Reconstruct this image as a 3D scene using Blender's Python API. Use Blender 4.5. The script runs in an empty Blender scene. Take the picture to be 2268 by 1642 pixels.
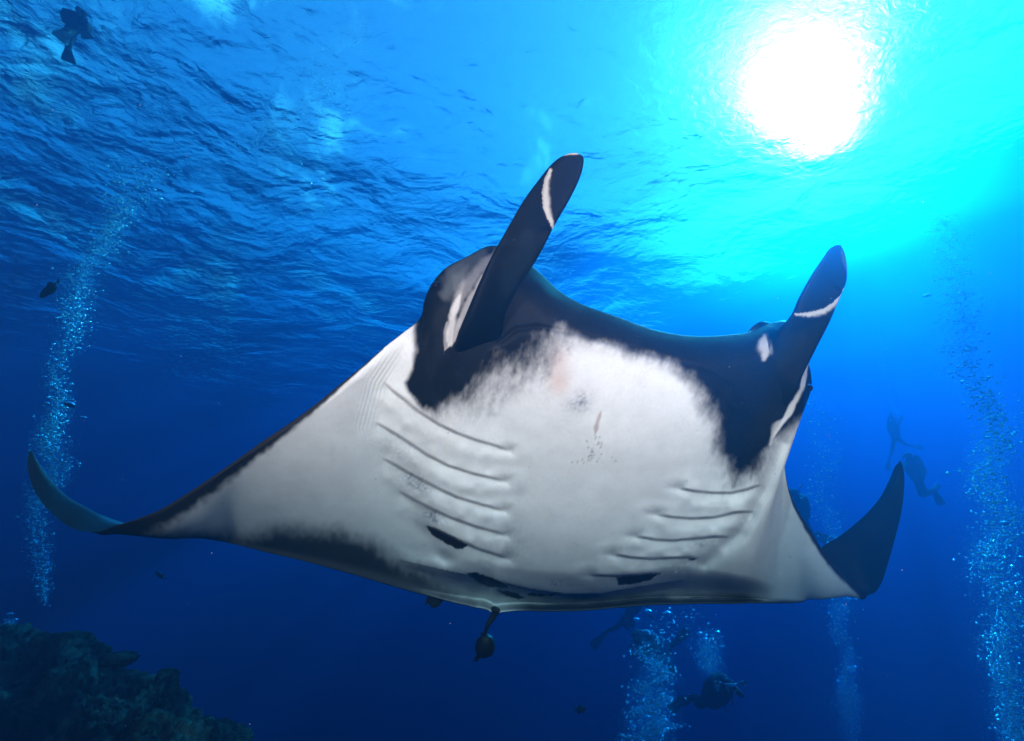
import bpy, bmesh, math, random
import numpy as np
from mathutils import Vector, Matrix

random.seed(7)
rng = np.random.default_rng(7)
S = bpy.context.scene
C = S.collection
R = math.radians

# ------------------------------------------------------------------ camera
PITCH = R(24.0)
LENS = 15.0
FOC = LENS / 36.0 * 2268.0           # focal length in image pixels, the unit of the x, y coordinates below
cam_d = bpy.data.cameras.new('camera')
cam = bpy.data.objects.new('camera', cam_d)
C.objects.link(cam)
cam.rotation_euler = (R(90) + PITCH, 0, 0)
cam_d.lens = LENS
cam_d.sensor_width = 36.0
cam_d.clip_start = 0.02
cam_d.clip_end = 2000.0
S.camera = cam

# ------------------------------------------------------------------ sun and sky
SUN_EL, SUN_AZ = R(38.9), R(47.0)    # azimuth clockwise from +Y
SURF_Z = 11.0
STROBE = 17.0
world = bpy.data.worlds.new('World')
S.world = world
world.use_nodes = True
wn = world.node_tree
wn.nodes.clear()
w_out = wn.nodes.new('ShaderNodeOutputWorld')
w_bg = wn.nodes.new('ShaderNodeBackground')
w_sky = wn.nodes.new('ShaderNodeTexSky')
w_sky.sky_type = 'NISHITA'
w_sky.sun_disc = False
w_sky.sun_elevation = SUN_EL
w_sky.sun_rotation = SUN_AZ
w_bg.inputs['Strength'].default_value = 0.08
# a few broken white clouds in the sky
w_tc = wn.nodes.new('ShaderNodeTexCoord')
w_nz = wn.nodes.new('ShaderNodeTexNoise'); w_nz.inputs['Scale'].default_value = 5.0; w_nz.inputs['Detail'].default_value = 7; w_nz.inputs['Roughness'].default_value = .62
w_nz.inputs['Distortion'].default_value = .5
wn.links.new(w_tc.outputs['Generated'], w_nz.inputs['Vector'])
w_mr = wn.nodes.new('ShaderNodeMapRange'); w_mr.interpolation_type = 'SMOOTHSTEP'
w_mr.inputs['From Min'].default_value = .54; w_mr.inputs['From Max'].default_value = .70; w_mr.inputs['To Max'].default_value = .85
wn.links.new(w_nz.outputs['Fac'], w_mr.inputs['Value'])
w_mx = wn.nodes.new('ShaderNodeMixRGB'); w_mx.inputs['Color2'].default_value = (7.5, 7.6, 7.8, 1)
wn.links.new(w_mr.outputs['Result'], w_mx.inputs['Fac']); wn.links.new(w_sky.outputs['Color'], w_mx.inputs['Color1'])
wn.links.new(w_mx.outputs['Color'], w_bg.inputs['Color'])
wn.links.new(w_bg.outputs['Background'], w_out.inputs['Surface'])

sun_d = bpy.data.lights.new('sun', 'SUN')
sun_d.energy = 5.0
sun_d.angle = R(0.53)
sun_d.color = (1.0, 0.96, 0.90)
sun = bpy.data.objects.new('sun', sun_d)
C.objects.link(sun)
sdir = Vector((math.sin(SUN_AZ) * math.cos(SUN_EL), math.cos(SUN_AZ) * math.cos(SUN_EL), math.sin(SUN_EL)))
sun.rotation_euler = sdir.to_track_quat('Z', 'Y').to_euler()
sun.location = (60, 60, 120)

S.view_settings.view_transform = 'Standard'
S.view_settings.look = 'None'
S.view_settings.gamma = 1.0
S.view_settings.use_curve_mapping = False
S.view_settings.exposure = 2.62
S.cycles.use_denoising = True
S.cycles.volume_bounces = 0
S.cycles.max_bounces = 6
S.cycles.diffuse_bounces = 2
S.cycles.glossy_bounces = 3
S.cycles.transmission_bounces = 4
S.cycles.transparent_max_bounces = 16
S.cycles.caustics_reflective = False
S.cycles.caustics_refractive = False
S.cycles.sample_clamp_indirect = 4.0

# ------------------------------------------------------------------ helpers
CP, SP = math.cos(PITCH), math.sin(PITCH)

def at(x, y, d):
    """image pixel coordinates (x, y) and a distance along the view -> a point of the place"""
    a = (np.asarray(x, float) - 1134.0) / FOC
    b = -(np.asarray(y, float) - 821.0) / FOC
    d = np.asarray(d, float)
    return np.stack([a * d, d * (CP - b * SP), d * (SP + b * CP)], -1)

def av(x, y, d):
    return Vector(at(x, y, d).tolist())

def tag(o, label=None, cat=None, group=None, kind=None):
    if label: o['label'] = label
    if cat: o['category'] = cat
    if group: o['group'] = group
    if kind: o['kind'] = kind
    return o

def mat(name):
    m = bpy.data.materials.new(name)
    m.use_nodes = True
    nt = m.node_tree
    nt.nodes.clear()
    out = nt.nodes.new('ShaderNodeOutputMaterial')
    return m, nt, out

def node(nt, typ, **kw):
    n = nt.nodes.new(typ)
    for k, v in kw.items():
        if k in n.inputs.keys() if hasattr(n.inputs, 'keys') else False:
            n.inputs[k].default_value = v
        else:
            setattr(n, k, v)
    return n

def mesh_obj(name, verts, faces, m=None, parent=None, smooth=True):
    me = bpy.data.meshes.new(name)
    verts = np.asarray(verts, np.float32)
    if isinstance(faces, np.ndarray):
        nf, k = faces.shape
        me.vertices.add(len(verts)); me.vertices.foreach_set('co', verts.ravel())
        me.loops.add(nf * k); me.loops.foreach_set('vertex_index', faces.astype(np.int32).ravel())
        me.polygons.add(nf)
        me.polygons.foreach_set('loop_start', np.arange(0, nf * k, k, dtype=np.int32))
        me.update(calc_edges=True)
        me.validate()
    else:
        me.from_pydata([tuple(v) for v in verts.tolist()], [], faces)
        me.update()
    if smooth:
        me.polygons.foreach_set('use_smooth', [True] * len(me.polygons))
    if m: me.materials.append(m)
    o = bpy.data.objects.new(name, me)
    C.objects.link(o)
    if parent: o.parent = parent
    return o

def grid_faces(nu, nv, off=0, closed_v=False):
    u = np.arange(nu - 1)[:, None]
    v = np.arange(nv if closed_v else nv - 1)[None, :]
    v2 = (v + 1) % nv
    a = u * nv + v; b = u * nv + v2; c = (u + 1) * nv + v2; d = (u + 1) * nv + v
    return (np.stack([a, b, c, d], -1).reshape(-1, 4) + off)

def empty(name, loc):
    o = bpy.data.objects.new(name, None)
    o.location = loc
    C.objects.link(o)
    return o

def smooth01(e0, e1, x):
    t = np.clip((x - e0) / (e1 - e0), 0, 1)
    return t * t * (3 - 2 * t)

_lat = np.random.default_rng(11).random((64, 64, 64)).astype(np.float32)
def vnoise(p):
    """value noise, p (...,3) -> -1..1"""
    p = np.asarray(p, float)
    i = np.floor(p).astype(int); f = p - i
    f = f * f * (3 - 2 * f)
    i &= 63; j = (i + 1) & 63
    x0, y0, z0 = i[..., 0], i[..., 1], i[..., 2]
    x1, y1, z1 = j[..., 0], j[..., 1], j[..., 2]
    fx, fy, fz = f[..., 0], f[..., 1], f[..., 2]
    g = lambda a, b, c: _lat[a, b, c]
    c00 = g(x0, y0, z0) * (1 - fx) + g(x1, y0, z0) * fx
    c10 = g(x0, y1, z0) * (1 - fx) + g(x1, y1, z0) * fx
    c01 = g(x0, y0, z1) * (1 - fx) + g(x1, y0, z1) * fx
    c11 = g(x0, y1, z1) * (1 - fx) + g(x1, y1, z1) * fx
    return ((c00 * (1 - fy) + c10 * fy) * (1 - fz) + (c01 * (1 - fy) + c11 * fy) * fz) * 2 - 1

def fbm(p, o=4, g=0.5):
    p = np.asarray(p, float); s = 0; a = 1; t = 0
    for k in range(o):
        s = s + a * vnoise(p * 2 ** k + 17.3 * k); t += a; a *= g
    return s / t

# ------------------------------------------------------------------ the water surface seen from below
def water_surface():
    n = 240
    # denser near the middle
    t = np.linspace(-1, 1, n)
    q = np.sign(t) * (0.25 * np.abs(t) + 0.75 * np.abs(t) ** 3)
    X, Y = np.meshgrid(q * 170, q * 170 + 12, indexing='ij')
    Z = (0.09 * np.sin(0.55 * X + 0.35 * Y) + 0.06 * np.sin(-0.5 * X + 0.9 * Y + 1.3)
         + 0.10 * fbm(np.stack([X * .35, Y * .5, 0 * X], -1), 3))
    V = np.stack([X, Y, SURF_Z + Z], -1).reshape(-1, 3)
    m, nt, out = mat('water_surface')
    geo = node(nt, 'ShaderNodeNewGeometry')
    mp = node(nt, 'ShaderNodeMapping'); mp.inputs['Rotation'].default_value = (0, 0, R(-20)); mp.inputs['Scale'].default_value = (0.85, 1.2, 1)
    nt.links.new(geo.outputs['Position'], mp.inputs['Vector'])
    n1 = node(nt, 'ShaderNodeTexNoise'); n1.inputs['Scale'].default_value = 0.55; n1.inputs['Detail'].default_value = 3; n1.inputs['Roughness'].default_value = .5; n1.inputs['Distortion'].default_value = .6
    n2 = node(nt, 'ShaderNodeTexNoise'); n2.inputs['Scale'].default_value = 3.0; n2.inputs['Detail'].default_value = 5; n2.inputs['Roughness'].default_value = .6; n2.inputs['Distortion'].default_value = 1.0
    for k in (n1, n2): nt.links.new(mp.outputs['Vector'], k.inputs['Vector'])
    b1 = node(nt, 'ShaderNodeBump'); b1.inputs['Distance'].default_value = 0.5; b1.inputs['Strength'].default_value = 1
    b2 = node(nt, 'ShaderNodeBump'); b2.inputs['Distance'].default_value = 0.065; b2.inputs['Strength'].default_value = 1
    nt.links.new(n1.outputs['Fac'], b1.inputs['Height'])
    nt.links.new(n2.outputs['Fac'], b2.inputs['Height'])
    nt.links.new(b1.outputs['Normal'], b2.inputs['Normal'])
    # the wind ruffles the sea more towards the left; the slick on the right is calmer
    sx = node(nt, 'ShaderNodeSeparateXYZ'); nt.links.new(geo.outputs['Position'], sx.inputs[0])
    n3 = node(nt, 'ShaderNodeTexNoise'); n3.inputs['Scale'].default_value = .16; n3.inputs['Detail'].default_value = 3
    nt.links.new(geo.outputs['Position'], n3.inputs['Vector'])
    ad = node(nt, 'ShaderNodeMath'); ad.operation = 'MULTIPLY_ADD'; ad.inputs[1].default_value = 22.0
    nt.links.new(n3.outputs['Fac'], ad.inputs[0]); nt.links.new(sx.outputs['X'], ad.inputs[2])
    mr = node(nt, 'ShaderNodeMapRange'); mr.interpolation_type = 'SMOOTHSTEP'
    mr.inputs['From Min'].default_value = 2; mr.inputs['From Max'].default_value = 19; mr.inputs['To Min'].default_value = 1.0; mr.inputs['To Max'].default_value = .28
    nt.links.new(ad.outputs[0], mr.inputs['Value'])
    nt.links.new(mr.outputs[0], b1.inputs['Strength']); nt.links.new(mr.outputs[0], b2.inputs['Strength'])
    fr = node(nt, 'ShaderNodeFresnel'); fr.inputs['IOR'].default_value = 1.24
    nt.links.new(b2.outputs['Normal'], fr.inputs['Normal'])
    gl = node(nt, 'ShaderNodeBsdfGlossy'); gl.inputs['Roughness'].default_value = 0.03
    nt.links.new(b2.outputs['Normal'], gl.inputs['Normal'])
    def refr(ior, rough, nrm):
        rf = node(nt, 'ShaderNodeBsdfRefraction'); rf.inputs['IOR'].default_value = ior; rf.inputs['Roughness'].default_value = rough
        if nrm: nt.links.new(nrm, rf.inputs['Normal'])
        return rf
    b3 = node(nt, 'ShaderNodeBump'); b3.inputs['Distance'].default_value = .05; b3.inputs['Strength'].default_value = .8
    nt.links.new(n2.outputs['Fac'], b3.inputs['Height'])
    ra = refr(1.17, .60, b3.outputs['Normal']); rb = refr(1.10, .6, b2.outputs['Normal'])
    rf = node(nt, 'ShaderNodeMixShader'); rf.inputs[0].default_value = .5
    nt.links.new(ra.outputs[0], rf.inputs[1]); nt.links.new(rb.outputs[0], rf.inputs[2])
    tr = node(nt, 'ShaderNodeBsdfTransparent')
    m1 = node(nt, 'ShaderNodeMixShader'); m1.inputs[0].default_value = 0.38
    nt.links.new(tr.outputs[0], m1.inputs[1]); nt.links.new(rf.outputs[0], m1.inputs[2])
    m2 = node(nt, 'ShaderNodeMixShader')
    nt.links.new(fr.outputs[0], m2.inputs[0]); nt.links.new(m1.outputs[0], m2.inputs[1]); nt.links.new(gl.outputs[0], m2.inputs[2])
    nt.links.new(m2.outputs[0], out.inputs['Surface'])
    o = mesh_obj('water', V, grid_faces(n, n)[:, ::-1], m)
    tag(o, kind='structure')
    o['label'] = 'rippled sea surface seen from below'
water_surface()

def seabed():
    n = 60
    q = np.linspace(-1, 1, n) * 168
    X, Y = np.meshgrid(q, q + 12, indexing='ij')
    Z = -34 + 1.5 * fbm(np.stack([X * .05, Y * .05, 0 * X], -1), 4)
    m, nt, out = mat('sand')
    d = node(nt, 'ShaderNodeBsdfDiffuse'); d.inputs['Color'].default_value = (.18, .17, .14, 1)
    nt.links.new(d.outputs[0], out.inputs['Surface'])
    o = mesh_obj('seabed', np.stack([X, Y, Z], -1).reshape(-1, 3), grid_faces(n, n)[:, ::-1], m)
    tag(o, kind='structure')
seabed()

def water_body():
    """the sea water itself: one closed box of even density from below the seabed to just above the waves"""
    bm = bmesh.new()
    bmesh.ops.create_cube(bm, size=1)
    x0, x1, y0, y1, z0, z1 = -175, 175, -163, 187, -38, SURF_Z + 0.8
    for v in bm.verts:
        v.co = ((x0 + x1) / 2 + v.co.x * (x1 - x0), (y0 + y1) / 2 + v.co.y * (y1 - y0), (z0 + z1) / 2 + v.co.z * (z1 - z0))
    me = bpy.data.meshes.new('haze'); bm.to_mesh(me); bm.free()
    m, nt, out = mat('sea_water')
    add = node(nt, 'ShaderNodeAddShader')
    def pv(sca, ext, g):
        D = max(ext)
        p = node(nt, 'ShaderNodeVolumePrincipled')
        p.inputs['Density'].default_value = D
        c = [k / D for k in sca]
        p.inputs['Color'].default_value = (*c, 1)
        p.inputs['Anisotropy'].default_value = g
        a = [max(0.0, 1 - (e / D - k) / (1 - k)) ** 2 for e, k in zip(ext, c)]
        p.inputs['Absorption Color'].default_value = (*a, 1)
        return p
    p1 = pv(*VOL1); p2 = pv(*VOL2)
    nt.links.new(p1.outputs[0], add.inputs[0]); nt.links.new(p2.outputs[0], add.inputs[1])
    nt.links.new(add.outputs[0], out.inputs['Volume'])
    me.materials.append(m)
    o = bpy.data.objects.new('haze', me); C.objects.link(o)
    tag(o, 'clear blue sea water filling the whole place', kind='stuff')
# per metre and channel: scattering, extinction; then the anisotropy
VOL1 = ((.0008, .0120, .0165), (.21, .060, .028), 0.865)
VOL2 = ((.0008, .0034, .0240), (.05, .027, .0285), 0.42)
water_body()

# ------------------------------------------------------------------ manta ray
# stations across the body from the left wing tip to the right one: image pixel and distance of the leading edge,
# of the middle of the underside (None = on the straight chord) and of the trailing edge, then the thickness (m)
ST = [
 (63,1003,2.25, None, 67,999,2.27, .010),
 (61,1035,2.22, None, 84,1022,2.28, .018),
 (75,1085,2.18, None, 110,1060,2.29, .026),
 (110,1133,2.12, None, 147,1100,2.31, .032),
 (160,1170,2.07, None, 195,1128,2.34, .036),
 (214,1178,2.03, (226,1181), 246,1149,2.38, .040),
 (262,1163,2.00, (262,1184), 290,1163,2.43, .045),
 (300,1151,1.98, (306,1187), 340,1174,2.48, .050),
 (355,1129,1.97, (372,1187), 400,1187,2.54, .055),
 (430,1083,1.96, (450,1158), 468,1196,2.60, .060),
 (514,1026,1.94, None, 520,1206,2.68, .07),
 (581,978,1.93, None, 591,1224,2.75, .08),
 (654,929,1.92, None, 669,1242,2.82, .10),
 (710,887,1.91, None, 746,1263,2.88, .12),
 (760,846,1.90, None, 810,1281,2.94, .15),
 (808,807,1.90, None, 870,1299,2.99, .18),
 (851,770,1.89, None, 915,1312,3.03, .22),
 (894,736,1.88, None, 955,1323,3.06, .26),
 (931,704,1.87, None, 985,1331,3.08, .30),
 (939,670,1.87, None, 1005,1336,3.09, .32),
 (954,633,1.86, None, 1022,1340,3.10, .34),
 (986,595,1.86, None, 1038,1343,3.11, .36),
 (1030,571,1.87, None, 1052,1347,3.12, .37),
 (1085,545,1.88, None, 1066,1349,3.12, .38),
 (1125,552,1.90, None, 1080,1353,3.13, .38),
 (1163,578,1.91, None, 1094,1360,3.13, .38),
 (1197,606,1.92, None, 1110,1358,3.14, .38),
 (1245,649,1.93, None, 1135,1355,3.14, .38),
 (1294,676,1.95, None, 1160,1354,3.15, .38),
 (1364,700,1.97, None, 1200,1355,3.16, .38),
 (1452,731,2.00, None, 1247,1355,3.17, .38),
 (1533,744,2.03, None, 1300,1353,3.18, .38),
 (1609,742,2.06, None, 1355,1348,3.20, .38),
 (1663,734,2.09, None, 1400,1344,3.21, .38),
 (1706,717,2.11, None, 1441,1341,3.23, .38),
 (1745,712,2.13, None, 1480,1340,3.25, .37),
 (1774,745,2.15, None, 1515,1339,3.27, .36),
 (1786,790,2.17, None, 1548,1338,3.28, .35),
 (1796,825,2.19, None, 1580,1338,3.30, .33),
 (1797,859,2.21, None, 1605,1338,3.31, .31),
 (1790,882,2.23, None, 1630,1338,3.33, .29),
 (1768,917,2.27, None, 1655,1337,3.34, .23),
 (1748,946,2.31, None, 1675,1337,3.35, .14),
 (1737,972,2.35, None, 1692,1337,3.36, .09),
 (1737,1018,2.42, None, 1710,1337,3.38, .06),
 (1743,1066,2.49, None, 1728,1337,3.40, .05),
 (1755,1105,2.55, None, 1744,1337,3.42, .05),
 (1777,1147,2.62, None, 1762,1336,3.45, .05),
 (1798,1180,2.68, (1792,1277), 1780,1333,3.48, .05),
 (1820,1215,2.75, (1817,1312), 1792,1322,3.52, .05),
 (1845,1248,2.82, (1845,1323), 1800,1300,3.54, .06),
 (1871,1277,2.89, (1872,1322), 1805,1270,3.55, .055),
 (1894,1300,2.96, (1892,1321), 1810,1238,3.55, .05),
 (1914,1317,3.03, (1900,1312), 1822,1211,3.55, .045),
 (1937,1313,3.11, (1903,1265), 1848,1195,3.55, .04),
 (1952,1292,3.18, None, 1870,1180,3.56, .036),
 (1968,1244,3.26, None, 1896,1159,3.57, .032),
 (1984,1186,3.33, None, 1924,1133,3.58, .028),
 (1996,1137,3.40, None, 1950,1101,3.60, .024),
 (2002,1089,3.46, None, 1969,1065,3.62, .018),
 (2003,1056,3.51, None, 1982,1034,3.63, .014),
 (2000,1036,3.54, None, 1990,1026,3.63, .012),
 (1995,1023,3.57, None, 1994,1022,3.62, .008),
]

def _nearer(k, r):
    f = min(max((k - 25) / 25, 0), 1); f = f * f * (3 - 2 * f)
    ld = r[2] if r[2] < 2.35 or k < 40 else 2.35 + (r[2] - 2.35) * .62
    return r[:2] + (ld,) + r[3:6] + (r[6] - .50 * f if k < 62 else ld + .02,) + r[7:]
ST = [_nearer(k, r) for k, r in enumerate(ST)]

def catmull(pts, n, key=None):
    """smooth curve through rows of pts, sampled n times, evenly along key columns"""
    pts = np.asarray(pts, float)
    k = pts if key is None else pts[:, key]
    d = np.sqrt((np.diff(k, axis=0) ** 2).sum(1)) ** 0.5 + 1e-9
    u = np.concatenate([[0], np.cumsum(d)])
    # tangents by non-uniform three-point rule
    m = np.zeros_like(pts)
    h = np.diff(u)[:, None]
    s = np.diff(pts, axis=0) / h
    m[1:-1] = (s[:-1] * h[1:] + s[1:] * h[:-1]) / (h[1:] + h[:-1])
    m[0] = s[0]; m[-1] = s[-1]
    # dense evaluation, then even spacing
    uu = np.linspace(0, u[-1], max(4 * n, 400))
    i = np.clip(np.searchsorted(u, uu, 'right') - 1, 0, len(u) - 2)
    hh = (u[i + 1] - u[i]); t = ((uu - u[i]) / hh)[:, None]; hh = hh[:, None]
    out = ((2 * t**3 - 3 * t**2 + 1) * pts[i] + (t**3 - 2 * t**2 + t) * hh * m[i]
           + (-2 * t**3 + 3 * t**2) * pts[i + 1] + (t**3 - t**2) * hh * m[i + 1])
    kk = out if key is None else out[:, key]
    L = np.concatenate([[0], np.cumsum(np.sqrt((np.diff(kk, axis=0) ** 2).sum(1)))])
    q = np.linspace(0, L[-1], n)
    return np.stack([np.interp(q, L, out[:, j]) for j in range(out.shape[1])], 1)

def seg_dist(px, py, poly, closed=False):
    """distance to a polyline and the signed side (positive = left of travel in image axes, i.e. above when going right)"""
    poly = np.asarray(poly, float)
    if closed: poly = np.vstack([poly, poly[:1]])
    best = np.full(px.shape, 1e9); side = np.zeros(px.shape); along = np.zeros(px.shape)
    tot = 0; lens = np.sqrt((np.diff(poly, axis=0) ** 2).sum(1)); T = lens.sum()
    for a, b, l in zip(poly[:-1], poly[1:], lens):
        dx, dy = b - a
        t = np.clip(((px - a[0]) * dx + (py - a[1]) * dy) / (l * l + 1e-9), 0, 1)
        qx, qy = px - a[0] - t * dx, py - a[1] - t * dy
        d = np.hypot(qx, qy)
        c = -(dx * qy - dy * qx)
        w = d < best
        best[w] = d[w]; side[w] = np.sign(c[w]); along[w] = ((tot + t * l) / T)[w]
        tot += l
    return best, side, along

def inside(px, py, poly):
    poly = np.asarray(poly, float); r = np.zeros(px.shape, bool)
    n = len(poly); j = n - 1
    for i in range(n):
        xi, yi = poly[i]; xj, yj = poly[j]
        c = ((yi > py) != (yj > py)) & (px < (xj - xi) * (py - yi) / (yj - yi + 1e-12) + xi)
        r ^= c; j = i
    return r

def sdf(px, py, poly):
    d, _, _ = seg_dist(px, py, poly, True)
    return np.where(inside(px, py, poly), d, -d)   # positive inside

GILLS_L = [
 [(846,843),(868,866),(894,886),(925,912),(968,940),(1011,961),(1054,977),(1097,989),(1127,999)],
 [(826,933),(865,957),(899,978),(946,1010),(994,1034),(1054,1053),(1118,1067)],
 [(844,1013),(878,1034),(925,1060),(968,1083),(1011,1103),(1071,1121),(1116,1132)],
 [(880,1086),(916,1109),(959,1131),(1002,1150),(1054,1169),(1120,1186)],
 [(942,1163),(976,1180),(1019,1200),(1062,1219),(1125,1238)]]
GILLS_R = [
 [(1501,1082),(1535,1090),(1578,1094),(1621,1094),(1655,1086),(1688,1073)],
 [(1451,1140),(1492,1148),(1539,1151),(1582,1148),(1630,1137),(1675,1134)],
 [(1404,1189),(1449,1197),(1492,1200),(1539,1195),(1578,1191),(1617,1190)],
 [(1355,1229),(1398,1237),(1441,1240),(1484,1238),(1548,1236)],
 [(1305,1275),(1333,1277),(1368,1278),(1415,1275),(1462,1270)]]
HEAD_DARK = [(918,690),(916,735),(921,773),(913,816),(895,848),(903,870),(938,913),(965,926),(986,902),(1035,897),(1067,875),
 (1110,848),(1143,827),(1186,805),(1218,762),(1245,747),(1283,752),(1337,768),(1382,781),(1425,791),(1474,806),(1517,842),
 (1544,875),(1566,902),(1587,940),(1586,983),(1603,1015),(1609,1042),(1622,1080),(1661,1064),(1684,1042),(1706,1004),
 (1722,975),(1760,945),(1850,880),(1850,640),(1400,560),(1000,480),(900,600)]
DARK_BITS = [
 [(942,1163),(968,1170),(1011,1193),(1038,1207),(1026,1216),(1011,1217),(985,1203),(955,1184)],
 [(1366,1278),(1462,1270),(1441,1285),(1398,1295),(1368,1296)],
 [(1518,1237),(1548,1236),(1533,1243)],
 [(1030,1269),(1055,1268),(1090,1280),(1122,1296),(1126,1303),(1080,1300),(1054,1286)],
 [(1098,1306),(1140,1312),(1165,1324),(1150,1328),(1120,1320)],
 [(1166,1314),(1238,1317),(1200,1322),(1170,1320)]]

def band_weight(sd, soft, px, py, k=1.0, seed=0.0):
    """soft, ragged edge: sd signed distance (positive inside)"""
    n = .7 * fbm(np.stack([px * .016, py * .016, 0 * px + seed], -1), 4) * soft * k \
        + .45 * fbm(np.stack([px * .10, py * .07, 0 * px + seed + 5], -1), 3) * soft * k
    return smooth01(-soft, soft, sd + n * .8)

def soft_stroke(col, px, py, pts, width, value, strength=1.0, seed=0.0):
    x0, y0 = np.min(pts, 0) - 60; x1, y1 = np.max(pts, 0) + 60
    m = (px > x0) & (px < x1) & (py > y0) & (py < y1)
    if not m.any(): return
    d, _, al = seg_dist(px[m], py[m], pts)
    w = width * (0.35 + 0.65 * np.sin(np.clip(al, 0.02, .98) * math.pi))
    n = fbm(np.stack([px[m] * .06, py[m] * .06, 0 * px[m] + seed], -1), 3)
    a = strength * (1 - smooth01(w * .25, w * 1.1, d + n * w * .5))
    col[m] = col[m] * (1 - a[:, None]) + np.asarray(value) * a[:, None]

def manta_skin(name, rough=0.55):
    m, nt, out = mat(name)
    at_ = node(nt, 'ShaderNodeVertexColor'); at_.layer_name = 'skin'
    tc = node(nt, 'ShaderNodeTexCoord')
    nz = node(nt, 'ShaderNodeTexNoise'); nz.inputs['Scale'].default_value = 9; nz.inputs['Detail'].default_value = 6; nz.inputs['Roughness'].default_value = .7
    nt.links.new(tc.outputs['Object'], nz.inputs['Vector'])
    cr = node(nt, 'ShaderNodeMapRange'); cr.inputs['From Min'].default_value = .3; cr.inputs['From Max'].default_value = .7; cr.inputs['To Min'].default_value = .91; cr.inputs['To Max'].default_value = 1.04
    nt.links.new(nz.outputs['Fac'], cr.inputs['Value'])
    mx = node(nt, 'ShaderNodeMixRGB'); mx.blend_type = 'MULTIPLY'; mx.inputs['Fac'].default_value = 1
    nt.links.new(at_.outputs['Color'], mx.inputs['Color1']); nt.links.new(cr.outputs['Result'], mx.inputs['Color2'])
    n2 = node(nt, 'ShaderNodeTexNoise'); n2.inputs['Scale'].default_value = 180; n2.inputs['Detail'].default_value = 2
    nt.links.new(tc.outputs['Object'], n2.inputs['Vector'])
    bp = node(nt, 'ShaderNodeBump'); bp.inputs['Distance'].default_value = .0012; bp.inputs['Strength'].default_value = .6
    nt.links.new(n2.outputs['Fac'], bp.inputs['Height'])
    n4 = node(nt, 'ShaderNodeTexNoise'); n4.inputs['Scale'].default_value = 75; n4.inputs['Detail'].default_value = 5; n4.inputs['Roughness'].default_value = .8
    nt.links.new(tc.outputs['Object'], n4.inputs['Vector'])
    c4 = node(nt, 'ShaderNodeMapRange'); c4.inputs['From Min'].default_value = .34; c4.inputs['From Max'].default_value = .50; c4.inputs['To Min'].default_value = .90; c4.inputs['To Max'].default_value = 1.0
    nt.links.new(n4.outputs['Fac'], c4.inputs['Value'])
    mx2 = node(nt, 'ShaderNodeMixRGB'); mx2.blend_type = 'MULTIPLY'; mx2.inputs['Fac'].default_value = 1
    nt.links.new(mx.outputs['Color'], mx2.inputs['Color1']); nt.links.new(c4.outputs['Result'], mx2.inputs['Color2']); mx = mx2
    p = node(nt, 'ShaderNodeBsdfPrincipled')
    p.inputs['Roughness'].default_value = rough
    p.inputs['Specular IOR Level'].default_value = .06
    nt.links.new(mx.outputs['Color'], p.inputs['Base Color']); nt.links.new(bp.outputs['Normal'], p.inputs['Normal'])
    nt.links.new(p.outputs[0], out.inputs['Surface'])
    return m

def set_skin(o, col):
    me = o.data
    a = me.color_attributes.new('skin', 'FLOAT_COLOR', 'POINT')
    c = np.ones((len(me.vertices), 4), np.float32); c[:, :3] = col
    a.data.foreach_set('color', c.ravel())

DARK = np.array([.0030, .0052, .0064]); WHITE = np.array([.60, .595, .59])

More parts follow.
